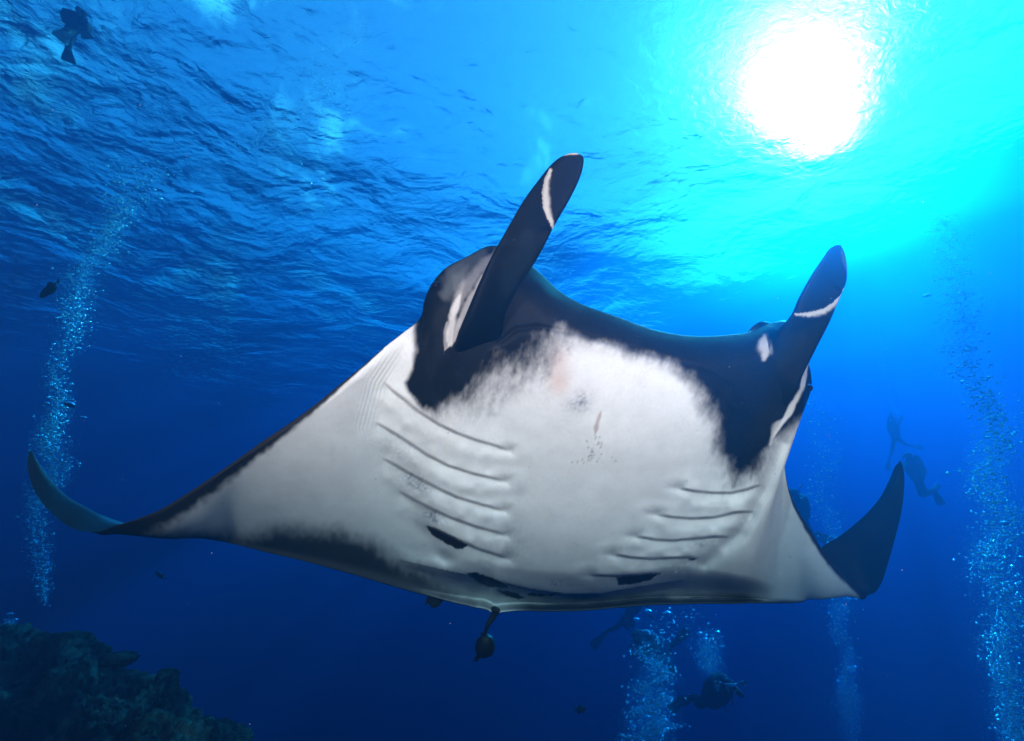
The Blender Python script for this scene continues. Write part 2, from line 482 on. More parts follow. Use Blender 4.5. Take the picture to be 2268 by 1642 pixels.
def build_manta():
    NS, NV, ND = 1100, 300, 44
    rows = []
    for st in ST:
        Lx, Ly, Ld, M, Tx, Ty, Td, th = st
        if M is None:
            ox = oy = 0.0
        else:
            ox, oy = M[0] - (Lx + Tx) / 2, M[1] - (Ly + Ty) / 2
        rows.append((Lx, Ly, 1 / Ld, Tx, Ty, 1 / Td, ox, oy, th))
    A = catmull(rows, NS, key=[0, 1, 3, 4])
    Lx, Ly, Lw, Tx, Ty, Tw, ox, oy, th = [A[:, j][:, None] for j in range(9)]
    s_mid = (Lx + Tx) / 2
    # how much of a trunk (as opposed to wing) this station is
    body = (smooth01(800, 1050, Lx) * (1 - smooth01(1700, 1800, s_mid + 0)) *
            np.where(np.arange(NS)[:, None] < NS, 1, 1))
    order = np.arange(NS)[:, None]
    kR = order > int(NS * .55)
    body = np.where(kR, 1 - smooth01(0, 1, (Tx - 1600) / 130) * 1.0, smooth01(830, 1010, Lx + 0 * Tx))
    body = np.where(kR & (Ly > 1000), 0, body)
    w_ = 26; ker = np.hanning(2 * w_ + 1); ker /= ker.sum()
    body = np.convolve(np.pad(body[:, 0], w_, mode='edge'), ker, 'valid')[:, None]
    t = np.linspace(0, 1, NV)[None, :]
    t = t - 0.06 * np.sin(2 * np.pi * t) / 1.0 * 0      # even rows
    q = 4 * t * (1 - t)
    X = Lx + (Tx - Lx) * t + ox * q
    Y = Ly + (Ty - Ly) * t + oy * q
    W = Lw + (Tw - Lw) * t
    # trunk: head rounds off at the front edge, belly stands out, then tucks in before the tail
    lip = np.clip(1 - t / .13, 0, 1)
    W = W + body * (0.060 * (1 - np.abs(2 * t - 1) ** np.where(t < .5, 2.6, 4.2)) - 0.030 * lip ** 2.2
                    - 0.030 * smooth01(.86, .955, t) * (1 - smooth01(.97, 1, t)))
    # wings: gentle hollow of the underside and a rounded front edge
    W = W + (1 - body) * (0.010 * q - 0.006 * np.clip(1 - t / .05, 0, 1) ** 2) * smooth01(0.03, .08, th)
    # hollow of the cheek beside the gills
    px, py = X, Y
    d, sd, al = seg_dist(px, py, [(905,760),(850,850),(822,940),(842,1040),(900,1130),(985,1240)])
    W = W - 0.010 * np.exp(-(d / 16) ** 2) * body - 0.004 * np.exp(-(d / 45) ** 2)
    d, sd, al = seg_dist(px, py, [(1735,985),(1700,1080),(1640,1180),(1560,1250)])
    W = W - 0.008 * np.exp(-(d / 16) ** 2)
    # pleats running along the wing root
    d, sd, al = seg_dist(px, py, [(905,745),(835,850),(808,950),(830,1060),(890,1150)])
    W = W + 0.00022 * np.sin(d * 0.75 * sd + 2 * fbm(np.stack([px * .01, py * .01, 0 * px], -1), 2)) * np.exp(-((d - 0) / 26) ** 2) * smooth01(0, .2, al) * (1 - smooth01(.6, .95, al))
    d, sd, al = seg_dist(px, py, [(1733,1000),(1705,1075),(1650,1160),(1600,1210)])
    W = W + 0.0002 * np.sin(d * 0.8 * sd) * np.exp(-(d / 22) ** 2) * smooth01(0, .2, al) * (1 - smooth01(.6, .95, al))
    # mouth seam
    d, sd, al = seg_dist(px, py, [(1105,760),(1143,730),(1186,724),(1261,735),(1337,754),(1418,775),(1506,802),(1571,828),(1620,859),(1640,890)])
    W = W - 0.0028 * np.exp(-(d / 5) ** 2) + 0.003 * np.exp(-((d - 16) / 14) ** 2) * (sd < 0)
    # belly end: a soft step down towards the vent
    d, sd, al = seg_dist(px, py, [(880,1240),(1000,1268),(1100,1288),(1170,1305),(1250,1316),(1330,1316),(1420,1300),(1520,1285)])
    st_ = np.sin(np.clip(al, 0, 1) * np.pi) ** .6
    W = W + 0.012 * st_ * np.exp(-(d / 22) ** 2) * (sd > 0) - .014 * st_ * smooth01(0, 16, d) * (sd < 0) * np.exp(-(d / 60) ** 2)
    # gill covers: each flap swells to its rear edge and drops off there
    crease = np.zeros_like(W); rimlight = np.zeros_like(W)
    for g in GILLS_L + GILLS_R:
        d, sd, al = seg_dist(px, py, g)
        e = smooth01(0, .06, al) * (1 - smooth01(.94, 1, al))
        wob = 1 + .3 * vnoise(np.stack([px * .05, py * .05, 0 * px], -1))
        up = sd > 0
        ee = smooth01(0, .14, al) * (1 - smooth01(.88, 1, al)) * wob
        W = W + 0.0046 * ee * np.clip(1 - d / 62, 0, 1) ** 1.3 * smooth01(0, 6, d) * up
        W = W + 0.0022 * ee * np.exp(-((d - 30) / 16) ** 2) * (~up) - 0.0016 * e * np.exp(-(d / 11.) ** 2) * (~up)
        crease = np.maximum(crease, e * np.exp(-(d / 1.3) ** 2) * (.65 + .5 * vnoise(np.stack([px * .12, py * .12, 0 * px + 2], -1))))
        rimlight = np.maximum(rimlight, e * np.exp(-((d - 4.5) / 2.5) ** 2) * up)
        # pucker at the inner end
        p = np.array(g[-1] if g[0][0] < 1200 else g[0], float)
        r = np.hypot((px - p[0]) / 1.6, py - p[1])
        W = W + 0.0015 * np.exp(-((r - 20) / 13) ** 2) - 0.0024 * np.exp(-(r / 8) ** 2) + 0.0002 * np.sin(np.arctan2(py - p[1], px - p[0]) * 5 + 1) * np.exp(-((r - 14) / 12) ** 2)
    # gentle unevenness of flesh
    W = W + 0.0016 * fbm(np.stack([px * .008, py * .012, 0 * px + 3], -1), 3)
    P = at(X, Y, 1 / W)
    # normals of the underside
    ds = np.gradient(P, axis=0); dt = np.gradient(P, axis=1)
    k = 11
    N = np.cross(ds, dt)
    N /= np.linalg.norm(N, axis=-1, keepdims=True) + 1e-9
    # smooth the normals used for the back
    for _ in range(12):
        N[1:-1] = (N[:-2] + N[1:-1] * 2 + N[2:]) / 4
        N[:, 1:-1] = (N[:, :-2] + N[:, 1:-1] * 2 + N[:, 2:]) / 4
    N /= np.linalg.norm(N, axis=-1, keepdims=True) + 1e-9
    td = 0.5 - 0.5 * np.cos(np.pi * np.linspace(1, 0, ND + 2)[1:-1])       # from trailing back to leading
    idx = td * (NV - 1); i0 = np.clip(np.floor(idx).astype(int), 0, NV - 2); f = (idx - i0)[None, :, None]
    Pd = P[:, i0] * (1 - f) + P[:, i0 + 1] * f
    Nd = N[:, i0] * (1 - f) + N[:, i0 + 1] * f
    prof = (1 - (2 * np.abs(td - .42) / 1.16) ** 2.4)
    prof = np.clip(np.sin(np.pi * td ** 1.3), 0, 1)
    up = Nd * (th[:, :, None] * prof[None, :, None])
    Pd = Pd + up
    V = np.concatenate([P, Pd], 1)                                         # rings
    nv = NV + ND
    faces = grid_faces(NS, nv, closed_v=True)
    # caps
    V2 = V.reshape(-1, 3)
    # ---- colour
    p_, y_ = px.ravel(), py.ravel()
    tt = np.broadcast_to(t, X.shape).ravel()
    col = np.tile(WHITE, (len(p_), 1))
    seed = fbm(np.stack([p_ * .012, y_ * .012, 0 * p_], -1), 4)
    col *= (1 + .03 * seed)[:, None]
    flow = fbm(np.stack([p_ * .03, y_ * .004, 0 * p_ + 8], -1), 3)
    col *= (1 + .035 * flow)[:, None]
    def blend(a, c):
        a = np.clip(a, 0, 1)[:, None]
        col[:] = col * (1 - a) + np.asarray(c) * a
    # pale grey smudges below the gill slits; shade by their inner ends put into the colour
    for (x, y, r1, r2, ang, s) in [(918,1068,40,18,.55,.85),(880,1000,44,26,.6,.32),(962,1146,26,15,.6,.85),(905,905,40,22,.6,.22),(1030,1130,60,10,.4,.10),
                                   (1287,890,24,20,-.8,.75),(1270,902,30,14,.2,.3),(1213,815,16,48,.1,.40),(1245,770,26,16,.2,.40),(1560,1205,46,12,-.2,.50),(1500,1253,44,10,-.3,.5),(1640,1165,34,12,-.7,.35),(1145,1205,34,70,.1,.22),(1150,1110,18,40,0,.14),(1420,1190,16,80,.7,.12),(1110,880,40,18,-.5,.35),
                                   (1130,1170,30,60,0,.10),(1330,1230,80,40,0,.10),(990,905,50,25,.3,.25),(735,1010,7,26,0,.14),(700,1110,24,30,0,.14)]:
        dx, dy = p_ - x, y_ - y; c_, s_ = math.cos(ang), math.sin(ang)
        u, v = (dx * c_ + dy * s_) / r1, (-dx * s_ + dy * c_) / r2
        sp = .65 + .8 * fbm(np.stack([p_ * .22, y_ * .22, 0 * p_ + x], -1), 2)
        blend(s * sp * np.exp(-(u * u + v * v)), (.12, .13, .16))
    # rosy bruise and the tooth marks of mating
    dx, dy = p_ - 1238, y_ - 822
    blend(.62 * np.exp(-(dx / 25) ** 2 - (dy / 50) ** 4) * (.8 + .5 * seed), (.46, .33, .29)); blend(.55 * np.exp(-(dx / 22) ** 2 - ((dy - 30) / 20) ** 2) * .5, (.56, .38, .31))
    soft_stroke(col, p_, y_, np.array([(1331,912),(1322,940),(1318,962)]), 7, (.30, .20, .17), .7, 2)
    rr = random.Random(5)
    for _ in range(34):
        k_ = rr.random() ** .7; y = 962 + 62 * k_; x = 1322 - 16 * k_ + rr.gauss(0, 7 + 15 * k_)
        soft_stroke(col, p_, y_, np.array([(x, y), (x - 2, y + 5)]), 2.6, (.28, .24, .22), .65, x)
    for _ in range(16):
        x = 1245 + rr.uniform(-30, 50); y = 1288 + rr.uniform(-5, 8)
        soft_stroke(col, p_, y_, np.array([(x, y), (x + 1, y + 2)]), 2.4, (.15, .15, .16), .7, x)
    for _ in range(40):
        x = rr.uniform(480, 1750); y = rr.uniform(900, 1290)
        soft_stroke(col, p_, y_, np.array([(x, y), (x + rr.uniform(-3, 3), y + rr.uniform(1, 4))]), 2.2, (.2, .2, .21), .5, x)
    # dark rear margin of the left wing, with its pale rim
    top = [(300,1176),(463,1181),(565,1172),(617,1160),(694,1163),(760,1172),(830,1192),(882,1232),(938,1262),(989,1292),(1054,1318),(1096,1356)]
    poly = top + [(1096,1500),(300,1500)]
    sd_ = sdf(p_, y_, poly)
    a = band_weight(sd_ - 8, 32, p_, y_, .8, 2.0) * .97
    rim = smooth01(.985, .93, tt)
    blend(a * (.85 + .15 * rim), (.018, .021, .024))
    # right and middle rear margin
    tpx = (1 - tt) * 600
    a = smooth01(34, 8, tpx + 12 * fbm(np.stack([p_ * .02, y_ * .02, 0 * p_], -1), 2)) * smooth01(1090, 1180, p_)
    blend(a * .96, (.020, .024, .028))
    # leading edge of the wings
    LX = np.broadcast_to(Lx, X.shape).ravel(); LY = np.broadcast_to(Ly, X.shape).ravel()
    dl = np.hypot(p_ - LX, y_ - LY)
    oi = np.broadcast_to(order, X.shape).ravel() / NS
    wid = np.where(oi < .5, np.interp(LX, [60, 260, 330, 430, 514, 654, 746, 800, 860], [60, 46, 40, 36, 33, 17, 8, 3, 0]),
                   np.interp(LY, [960, 1018, 1066, 1105, 1180, 1250, 1300, 1320], [0, 2, 4, 9, 16, 20, 24, 60]))
    wid = np.where((oi > .5) & (LX > 1915), 300, wid)
    wing = (LX < 870) | ((oi > .6) & (LY > 960))
    nz_ = fbm(np.stack([p_ * .07, y_ * .07, 0 * p_ + 4], -1), 4)
    a = smooth01(wid * 1.35 + 3, wid * .6, dl + nz_ * wid * .28) * wing * (wid > .5)
    blend(a * .99, (.012, .012, .014))
    # the dark head
    sd_ = sdf(p_, y_, HEAD_DARK)
    # softer along the throat than at the cheek
    soft = np.interp(p_, [900, 930, 1000, 1100, 1230, 1300, 1480, 1560, 1700], [6, 9, 36, 62, 48, 20, 24, 32, 18])
    n = fbm(np.stack([p_ * .020, y_ * .014, 0 * p_], -1), 3) * .8 + fbm(np.stack([p_ * .09 + y_ * .02, y_ * .05, 0 * p_ + 9], -1), 4) * .75 \
        + vnoise(np.stack([p_ * .33, y_ * .16, 0 * p_ + 3], -1)) * .16
    soft = soft + 14 * smooth01(960, 1060, y_) * (p_ > 1500)
    a = smooth01(-1, 1, sd_ / soft + n * .62)
    scuff = np.clip(fbm(np.stack([p_ * .03 + y_ * .01, y_ * .012, 0 * p_ + 21], -1), 4), 0, 1) * .008 + np.clip(vnoise(np.stack([p_ * .3, y_ * .3, 0 * p_], -1)) - .5, 0, 1) * .03
    blend(a, DARK)
    col += (a * scuff)[:, None] * np.array([.55, .75, .85])
    blend(a * np.exp(-((p_ - 1260) / 300) ** 2) * .15, (.04, .035, .035))
    # patches that stay dark on the belly
    for k_, pl in enumerate(DARK_BITS):
        x0, y0 = np.min(pl, 0) - 30; x1, y1 = np.max(pl, 0) + 30
        m_ = (p_ > x0) & (p_ < x1) & (y_ > y0) & (y_ < y1)
        sd_ = sdf(p_[m_], y_[m_], pl) + 2.2 * fbm(np.stack([p_[m_] * .25, y_[m_] * .1, 0 * p_[m_] + k_], -1), 2)
        a = smooth01(-1.5, 1.5, sd_)[:, None]
        col[m_] = col[m_] * (1 - a) + np.array([.016, .014, .013]) * a
    # crease of the slits
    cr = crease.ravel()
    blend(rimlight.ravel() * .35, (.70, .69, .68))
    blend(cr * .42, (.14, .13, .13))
    # cheek marks
    for pts, w, s in [([(1100,560),(1060,600),(1030,640),(1000,700)], 20, .42), ([(1035,590),(1010,640)], 22, .12),
                      ([(1068,612),(1040,670),(1015,720),(1000,765)], 12, .7), ([(1018,655),(1003,705),(993,765)], 13, .65),
                      ([(990,715),(986,770)], 7, .35), ([(1022,700),(1010,750),(985,775)], 6, .45),
                      ([(1790,800),(1775,862),(1748,915),(1712,968)], 8, .75), ([(1740,925),(1716,950),(1706,985)], 10, .55), ([(1696,745),(1692,796)], 21, .62)]:
        soft_stroke(col, p_, y_, np.array(pts, float), w, (.60, .58, .57), s, w)
    soft_stroke(col, p_, y_, np.array([(1068,558),(1015,605),(985,655)], float), 42, (.13, .145, .155), .5, 1)
    # back
    cd = np.tile(np.array([.005, .006, .007]), (NS * ND, 1)).reshape(NS, ND, 3)
    tdg = np.broadcast_to(td[None, :], (NS, ND))
    lt = smooth01(430, 330, np.broadcast_to(Lx, (NS, ND)))
    cd = cd * (1 - lt[..., None]) + lt[..., None] * (np.array([.006, .008, .010]) + smooth01(.5, .98, tdg)[..., None] * np.array([.03, .08, .10]))  # left tip: sunlit teal and its shaded outer side painted into the colour
    col = np.clip(np.concatenate([col.reshape(NS, NV, 3), cd], 1), 0, 1)

    root = empty('manta_ray', av(1300, 1000, 2.6))
    tag(root, 'giant manta ray gliding overhead with white belly and black head', 'manta ray')
    C_ = Matrix.Translation(-root.location)
    skin = manta_skin('manta_skin')
    V2 = V2 - np.array(root.location)
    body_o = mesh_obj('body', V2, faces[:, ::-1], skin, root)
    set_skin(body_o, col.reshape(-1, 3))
    return root, skin, P, X, Y

MANTA, SKIN, MP, MX, MY = build_manta()
MO = np.array(MANTA.location)

def horn(stations, back_dir, stripe, name='cephalic_fin', label=None, extra=None):
    """paddle-shaped head fin: rows of (left x, left y, left distance, right x, right y, right distance, thickness)"""
    NS, NA = 150, 96
    A = catmull(stations, NS, key=[0, 1, 3, 4])
    lp = at(A[:, 0], A[:, 1], A[:, 2]); rp = at(A[:, 3], A[:, 4], A[:, 5])
    c = (lp + rp) / 2; h = (rp - lp) / 2
    ax = np.gradient(c, axis=0); ax /= np.linalg.norm(ax, axis=1, keepdims=True)
    n = np.cross(h, ax); n /= np.linalg.norm(n, axis=1, keepdims=True) + 1e-9
    to_cam = -c / np.linalg.norm(c, axis=1, keepdims=True)
    sgn = np.sign((n * to_cam).sum(1))[:, None]; n = n * sgn
    ang = np.linspace(0, 2 * np.pi, NA, endpoint=False)
    th = A[:, 6][:, None, None]
    ca = np.cos(ang)[None, :, None]; sa = np.sin(ang)[None, :, None]
    prof = np.sign(sa) * np.abs(sa) ** .8
    V = c[:, None] + h[:, None] * (-ca) + n[:, None] * (prof * th * .5)
    # a blade that rolls: hollow the near face a little
    V = V - n[:, None] * (th * .25 * np.clip(sa, 0, 1) ** 3)
    # image coordinates of each vertex, for the markings
    U = A[:, None, 0:2] * (1 + ca) / 2 + A[:, None, 3:5] * (1 - ca) / 2
    px, py = U[..., 0], U[..., 1]
    front = np.broadcast_to(sa[..., 0], px.shape) > -.02
    col = np.tile(DARK * 1.1, (NS, NA, 1))
    # the rolled rim: step in the surface with a pale lip
    d, sd, al = seg_dist(px, py, stripe['line'])
    e = smooth01(0, .1, al) * (1 - smooth01(.9, 1, al))
    near = front
    step = np.where(sd * stripe['side'] > 0, np.exp(-(d / 24) ** 1.5), 0) * e * near
    V = V + n[:, None] * (step * 0.011)[..., None]
    wd = stripe['w'] * (.25 + .75 * np.sin(np.clip(al, 0, 1) * np.pi) ** .7)
    a = np.where((sd * stripe['side'] < 0) & front, 1 - smooth01(wd * .55, wd * 1.15, d + 2.5 * fbm(np.stack([px * .2, py * .2, 0 * px], -1), 2)), 0) * smooth01(0, .03, al)
    col = col * (1 - a[..., None]) + np.array([.42, .42, .40]) * a[..., None]
    c_ = col.reshape(-1, 3); P_, Y_ = px.ravel(), py.ravel()
    for pts, w, v, s in (extra or []):
        f_ = front.ravel()
        tmp = c_[f_].copy()
        soft_stroke(tmp, P_[f_], Y_[f_], np.array(pts, float), w, v, s, w)
        c_[f_] = tmp
    F = grid_faces(NS, NA, closed_v=True)
    V = V.reshape(-1, 3)
    V = np.vstack([V, c[:1], c[-1:]])
    c_ = np.vstack([c_, DARK[None], DARK[None]])
    tip = NS * NA
    quads = [tuple(f) for f in F.tolist()]
    for j in range(NA):
        quads.append((tip, (j + 1) % NA, j)); quads.append((tip + 1, (NS - 1) * NA + j, (NS - 1) * NA + (j + 1) % NA))
    o = mesh_obj(name, V - MO, quads, SKIN, MANTA)
    bm = bmesh.new(); bm.from_mesh(o.data); bmesh.ops.recalc_face_normals(bm, faces=bm.faces); bm.to_mesh(o.data); bm.free()
    set_skin(o, c_)
    return o

horn([(1262,340,1.640, 1276,339,1.640,.008), (1240,349,1.642, 1291,347,1.650,.020), (1217,369,1.645, 1291,371,1.66,.028), (1196,395,1.65, 1281,402,1.67,.034),
      (1164,438,1.66, 1261,443,1.68,.042), (1132,492,1.68, 1228,500,1.70,.050), (1108,534,1.70, 1200,555,1.72,.056),
      (1089,568,1.72, 1176,595,1.755,.065), (1060,633,1.745, 1146,638,1.81,.08), (1035,697,1.775, 1118,690,1.86,.09), (1012,752,1.84, 1110,745,1.93,.08), (1000,800,1.96, 1095,800,2.02,.05)],
     -1, {'line': [(1217,372),(1203,400),(1198,430),(1201,460),(1210,485),(1222,508)], 'side': -1, 'w': 18},
     label='left', extra=[([(1245,344),(1262,338),(1284,341)], 6, (.55, .50, .42), .9), ([(1165,520),(1150,570),(1115,640)], 50, (.009, .015, .018), .6)])
horn([(1851,543,1.93, 1862,543,1.93,.008), (1838,551,1.93, 1869,558,1.935,.018), (1824,571,1.935, 1874,583,1.945,.026), (1798,610,1.945, 1874,621,1.955,.034),
      (1771,659,1.96, 1859,659,1.975,.042), (1754,697,1.975, 1836,713,1.99,.05), (1724,735,2.03, 1809,767,2.01,.06),
      (1698,780,2.09, 1783,821,2.035,.06), (1680,830,2.13, 1762,866,2.06,.06), (1665,890,2.20, 1735,915,2.14,.05), (1665,930,2.30, 1715,950,2.33,.04)],
     -1, {'line': [(1755,694),(1790,690),(1815,684),(1835,672),(1852,655),(1864,640)], 'side': 1, 'w': 14},
     label='right', extra=[([(1862,556),(1872,600)], 8, (.06, .08, .07), .5), ([(1702,752),(1700,792)], 15, (.24, .26, .30), .9), ([(1775,740),(1745,770),(1730,810)], 40, (.010, .016, .020), .6)])

def ball(r, seg=24, ring=16, sc=(1, 1, 1)):
    bm = bmesh.new()
    bmesh.ops.create_uvsphere(bm, u_segments=seg, v_segments=ring, radius=r)
    for v in bm.verts:
        v.co = Vector((v.co.x * sc[0], v.co.y * sc[1], v.co.z * sc[2]))
    for f in bm.faces: f.smooth = True
    return bm

def simple_mat(name, color, rough=.5, spec=.4, noise=0.0, nscale=20):
    m, nt, out = mat(name)
    p = node(nt, 'ShaderNodeBsdfPrincipled')
    p.inputs['Base Color'].default_value = (*color, 1)
    p.inputs['Roughness'].default_value = rough
    p.inputs['Specular IOR Level'].default_value = spec
    if noise:
        tc = node(nt, 'ShaderNodeTexCoord'); nz = node(nt, 'ShaderNodeTexNoise')
        nz.inputs['Scale'].default_value = nscale; nz.inputs['Detail'].default_value = 5
        nt.links.new(tc.outputs['Object'], nz.inputs['Vector'])
        mr = node(nt, 'ShaderNodeMapRange'); mr.inputs['From Min'].default_value = .3; mr.inputs['From Max'].default_value = .7
        mr.inputs['To Min'].default_value = 1 - noise; mr.inputs['To Max'].default_value = 1 + noise
        nt.links.new(nz.outputs['Fac'], mr.inputs['Value'])
        mx = node(nt, 'ShaderNodeMixRGB'); mx.blend_type = 'MULTIPLY'; mx.inputs['Fac'].default_value = 1
        mx.inputs['Color1'].default_value = (*color, 1)
        nt.links.new(mr.outputs['Result'], mx.inputs['Color2']); nt.links.new(mx.outputs['Color'], p.inputs['Base Color'])
    nt.links.new(p.outputs[0], out.inputs['Surface'])
    return m

EYE = simple_mat('eye_black', (.006, .006, .007), .08, .6)
def link_bm(name, bm, m, parent=None, loc=None):
    me = bpy.data.meshes.new(name); bm.to_mesh(me); bm.free()
    me.materials.append(m)
    o = bpy.data.objects.new(name, me); C.objects.link(o)
    if parent: o.parent = parent
    if loc is not None: o.location = loc
    return o

def surf_point(x, y):
    k = np.argmin((MX - x) ** 2 + (MY - y) ** 2)
    return Vector(MP.reshape(-1, 3)[k].tolist())
for x, y, r in ((968, 632, .020), (1789, 858, .022)):
    p = surf_point(x, y)
    link_bm('eye', ball(r, sc=(1.25, .8, 1)), EYE, MANTA, p - MANTA.location + Vector((0, .004, 0)))

def tube(pts, rad, seg=10, cap=True, flat=(1, 1)):
    """tapered tube through pts with radii rad -> verts, faces"""
    pts = np.asarray(pts, float); n = len(pts)
    rad = np.broadcast_to(np.asarray(rad, float), (n,))
    tan = np.gradient(pts, axis=0); tan /= np.linalg.norm(tan, axis=1, keepdims=True) + 1e-9
    ref = np.array([0.0, 1.0, 0.0]) if abs(tan[0][1]) < .9 else np.array([1.0, 0, 0])
    V = []
    for i in range(n):
        a = np.cross(tan[i], ref); a /= np.linalg.norm(a) + 1e-9; b = np.cross(tan[i], a)
        ref = np.cross(a, tan[i]) if np.linalg.norm(np.cross(a, tan[i])) > .1 else ref
        for j in range(seg):
            an = 2 * math.pi * j / seg
            V.append(pts[i] + rad[i] * (a * math.cos(an) * flat[0] + b * math.sin(an) * flat[1]))
    F = [tuple(f) for f in grid_faces(n, seg, closed_v=True).tolist()]
    if cap:
        F.append(tuple(range(seg))); F.append(tuple(range((n - 1) * seg, n * seg))[::-1])
    return V, F

DSKIN = simple_mat('manta_back_skin', (.02, .023, .025), .5, .3, .3, 12)
tl = catmull([av(1098, 1350, 3.17), av(1092, 1366, 3.18), av(1083, 1380, 3.2), av(1073, 1405, 3.3), av(1069, 1412, 3.36)], 20)
v, f = tube(tl, np.interp(np.linspace(0, 1, 20), [0, .15, .5, 1], [.034, .024, .016, .009]), 10)
mesh_obj('tail', np.array(v) - MO, f, DSKIN, MANTA)

def plate(outline, thick, dist_a, dist_b=None):
    """a fin: closed outline in image pixels, given its own distance and a thickness that thins to the edge"""
    pts = catmull(list(outline) + [outline[0]], 48)[:-1]
    n = len(pts); c = pts.mean(0)
    y0, y1 = pts[:, 1].min(), pts[:, 1].max()
    dist_b = dist_a if dist_b is None else dist_b
    dd = lambda y: dist_a + (dist_b - dist_a) * (y - y0) / (y1 - y0)
    V = []; F = []
    rings = [1.0, .8, .45]
    for side in (-1, 1):
        for r in rings:
            q = c + (pts - c) * r
            V += at(q[:, 0], q[:, 1], dd(q[:, 1]) + side * thick * .5 * (1 - r ** 2 * .95)).tolist()
        V += at([c[0]], [c[1]], [dd(c[1]) + side * thick * .5]).tolist()
    m = 3 * n + 1
    for s in (0, 1):
        o = s * m
        for k in range(2):
            for j in range(n):
                a, b = o + k * n + j, o + k * n + (j + 1) % n
                F.append((a, b, b + n, a + n) if s else (a, a + n, b + n, b))
        for j in range(n):
            F.append((o + 2 * n + j, o + 2 * n + (j + 1) % n, o + 3 * n) if s else (o + 2 * n + (j + 1) % n, o + 2 * n + j, o + 3 * n))
    for j in range(n):
        a, b = j, (j + 1) % n
        F.append((a, b, b + m, a + m))
    return V, F
v, f = plate([(950,1312),(948,1330),(956,1346),(970,1344),(980,1333),(986,1318),(968,1308)], .03, 3.24)
mesh_obj('pelvic_fin', np.array(v) - MO, f, DSKIN, MANTA)
v, f = plate([(950,1314),(943,1330),(941,1341),(950,1335),(957,1328)], .012, 3.26)
mesh_obj('pelvic_fin', np.array(v) - MO, f, DSKIN, MANTA)

# ------------------------------------------------------------------ the photographer's two strobes (they light the belly)
def strobe(loc, target, energy, label):
    d = bpy.data.lights.new('strobe', 'AREA'); d.shape = 'DISK'; d.size = .16
    d.energy = energy; d.color = (1.0, .45, .385)
    d.spread = R(125)
    o = bpy.data.objects.new('strobe', d); C.objects.link(o)
    o.location = loc
    o.rotation_euler = (Vector(loc) - Vector(target)).to_track_quat('Z', 'Y').to_euler()
    return o
strobe((-1.25, -.50, .42), at(900, 950, 2.1), STROBE, '')
strobe((1.30, -.50, .46), at(1480, 950, 2.2), STROBE * 1.15, '')

# ------------------------------------------------------------------ divers
SUIT = simple_mat('neoprene', (.012, .013, .016), .75, .2, .3, 14)
RUBBER = simple_mat('fin_rubber', (.010, .012, .016), .5, .4)
STEEL = simple_mat('tank_paint', (.22, .24, .26), .28, .6, .15, 8)
VEST = simple_mat('vest_nylon', (.016, .016, .018), .7, .2, .3, 30)
GLASS = simple_mat('mask_glass', (.05, .06, .07), .05, .8)
CHROME = simple_mat('camera_housing', (.30, .32, .33), .25, .7)

def figure(root, J, E, rad):
    """one continuous body: skeleton joints J (name -> image pixel and distance), edges E, radii in metres"""
    names = list(J)
    me = bpy.data.meshes.new('body')
    P_ = [av(*J[n]) - root.location for n in names]
    me.from_pydata(P_, [(names.index(a), names.index(b)) for a, b in E], [])
    o = bpy.data.objects.new('body', me); C.objects.link(o); o.parent = root
    sk = o.modifiers.new('Skin', 'SKIN'); sk.use_smooth_shade = True; sk.branch_smoothing = .6
    for i, n in enumerate(names):
        r = rad.get(n, .06)
        me.skin_vertices[0].data[i].radius = r if isinstance(r, tuple) else (r, r)
        me.skin_vertices[0].data[i].use_root = (n == 'hip')
    ss = o.modifiers.new('Subdivision', 'SUBSURF'); ss.levels = 1; ss.render_levels = 2
    me.materials.append(SUIT)
    return o

def tube_part(name, pts, rad, m, parent, root, seg=10, flat=(1, 1)):
    v, f = tube([tuple(p) for p in pts], rad, seg, True, flat)
    o = mesh_obj(name, np.array(v) - np.array(root.location), f, m, parent)
    return o

def swim_fin(root, heel, toe, width=.21, face=None):
    """a swim fin: foot pocket, blade that widens and thins, two rails"""
    a, b = av(*heel), av(*toe)
    ax = (b - a); L = ax.length; ax.normalize()
    n = (face or -a).normalized(); n = (n - ax * n.dot(ax)).normalized(); s = ax.cross(n)
    bm = bmesh.new(); rows = []
    for t, w, h in ((-.10, .05, .045), (0, .06, .05), (.16, .065, .045), (.28, .075, .02), (.6, width * .44, .012), (.92, width * .5, .008), (1.0, width * .40, .006)):
        c = a + ax * (L * t)
        rows.append([bm.verts.new(c + s * w * x + n * h * y - root.location) for x, y in ((-1, -.4), (-.85, .6), (-.3, .9), (.3, .9), (.85, .6), (1, -.4), (.3, -1), (-.3, -1))])
    for p, q in zip(rows[:-1], rows[1:]):
        for j in range(8):
            bm.faces.new((p[j], p[(j + 1) % 8], q[(j + 1) % 8], q[j]))
    bm.faces.new(rows[0]); bm.faces.new(rows[-1][::-1])
    bmesh.ops.recalc_face_normals(bm, faces=bm.faces)
    return link_bm('swim_fin', bm, RUBBER, root)

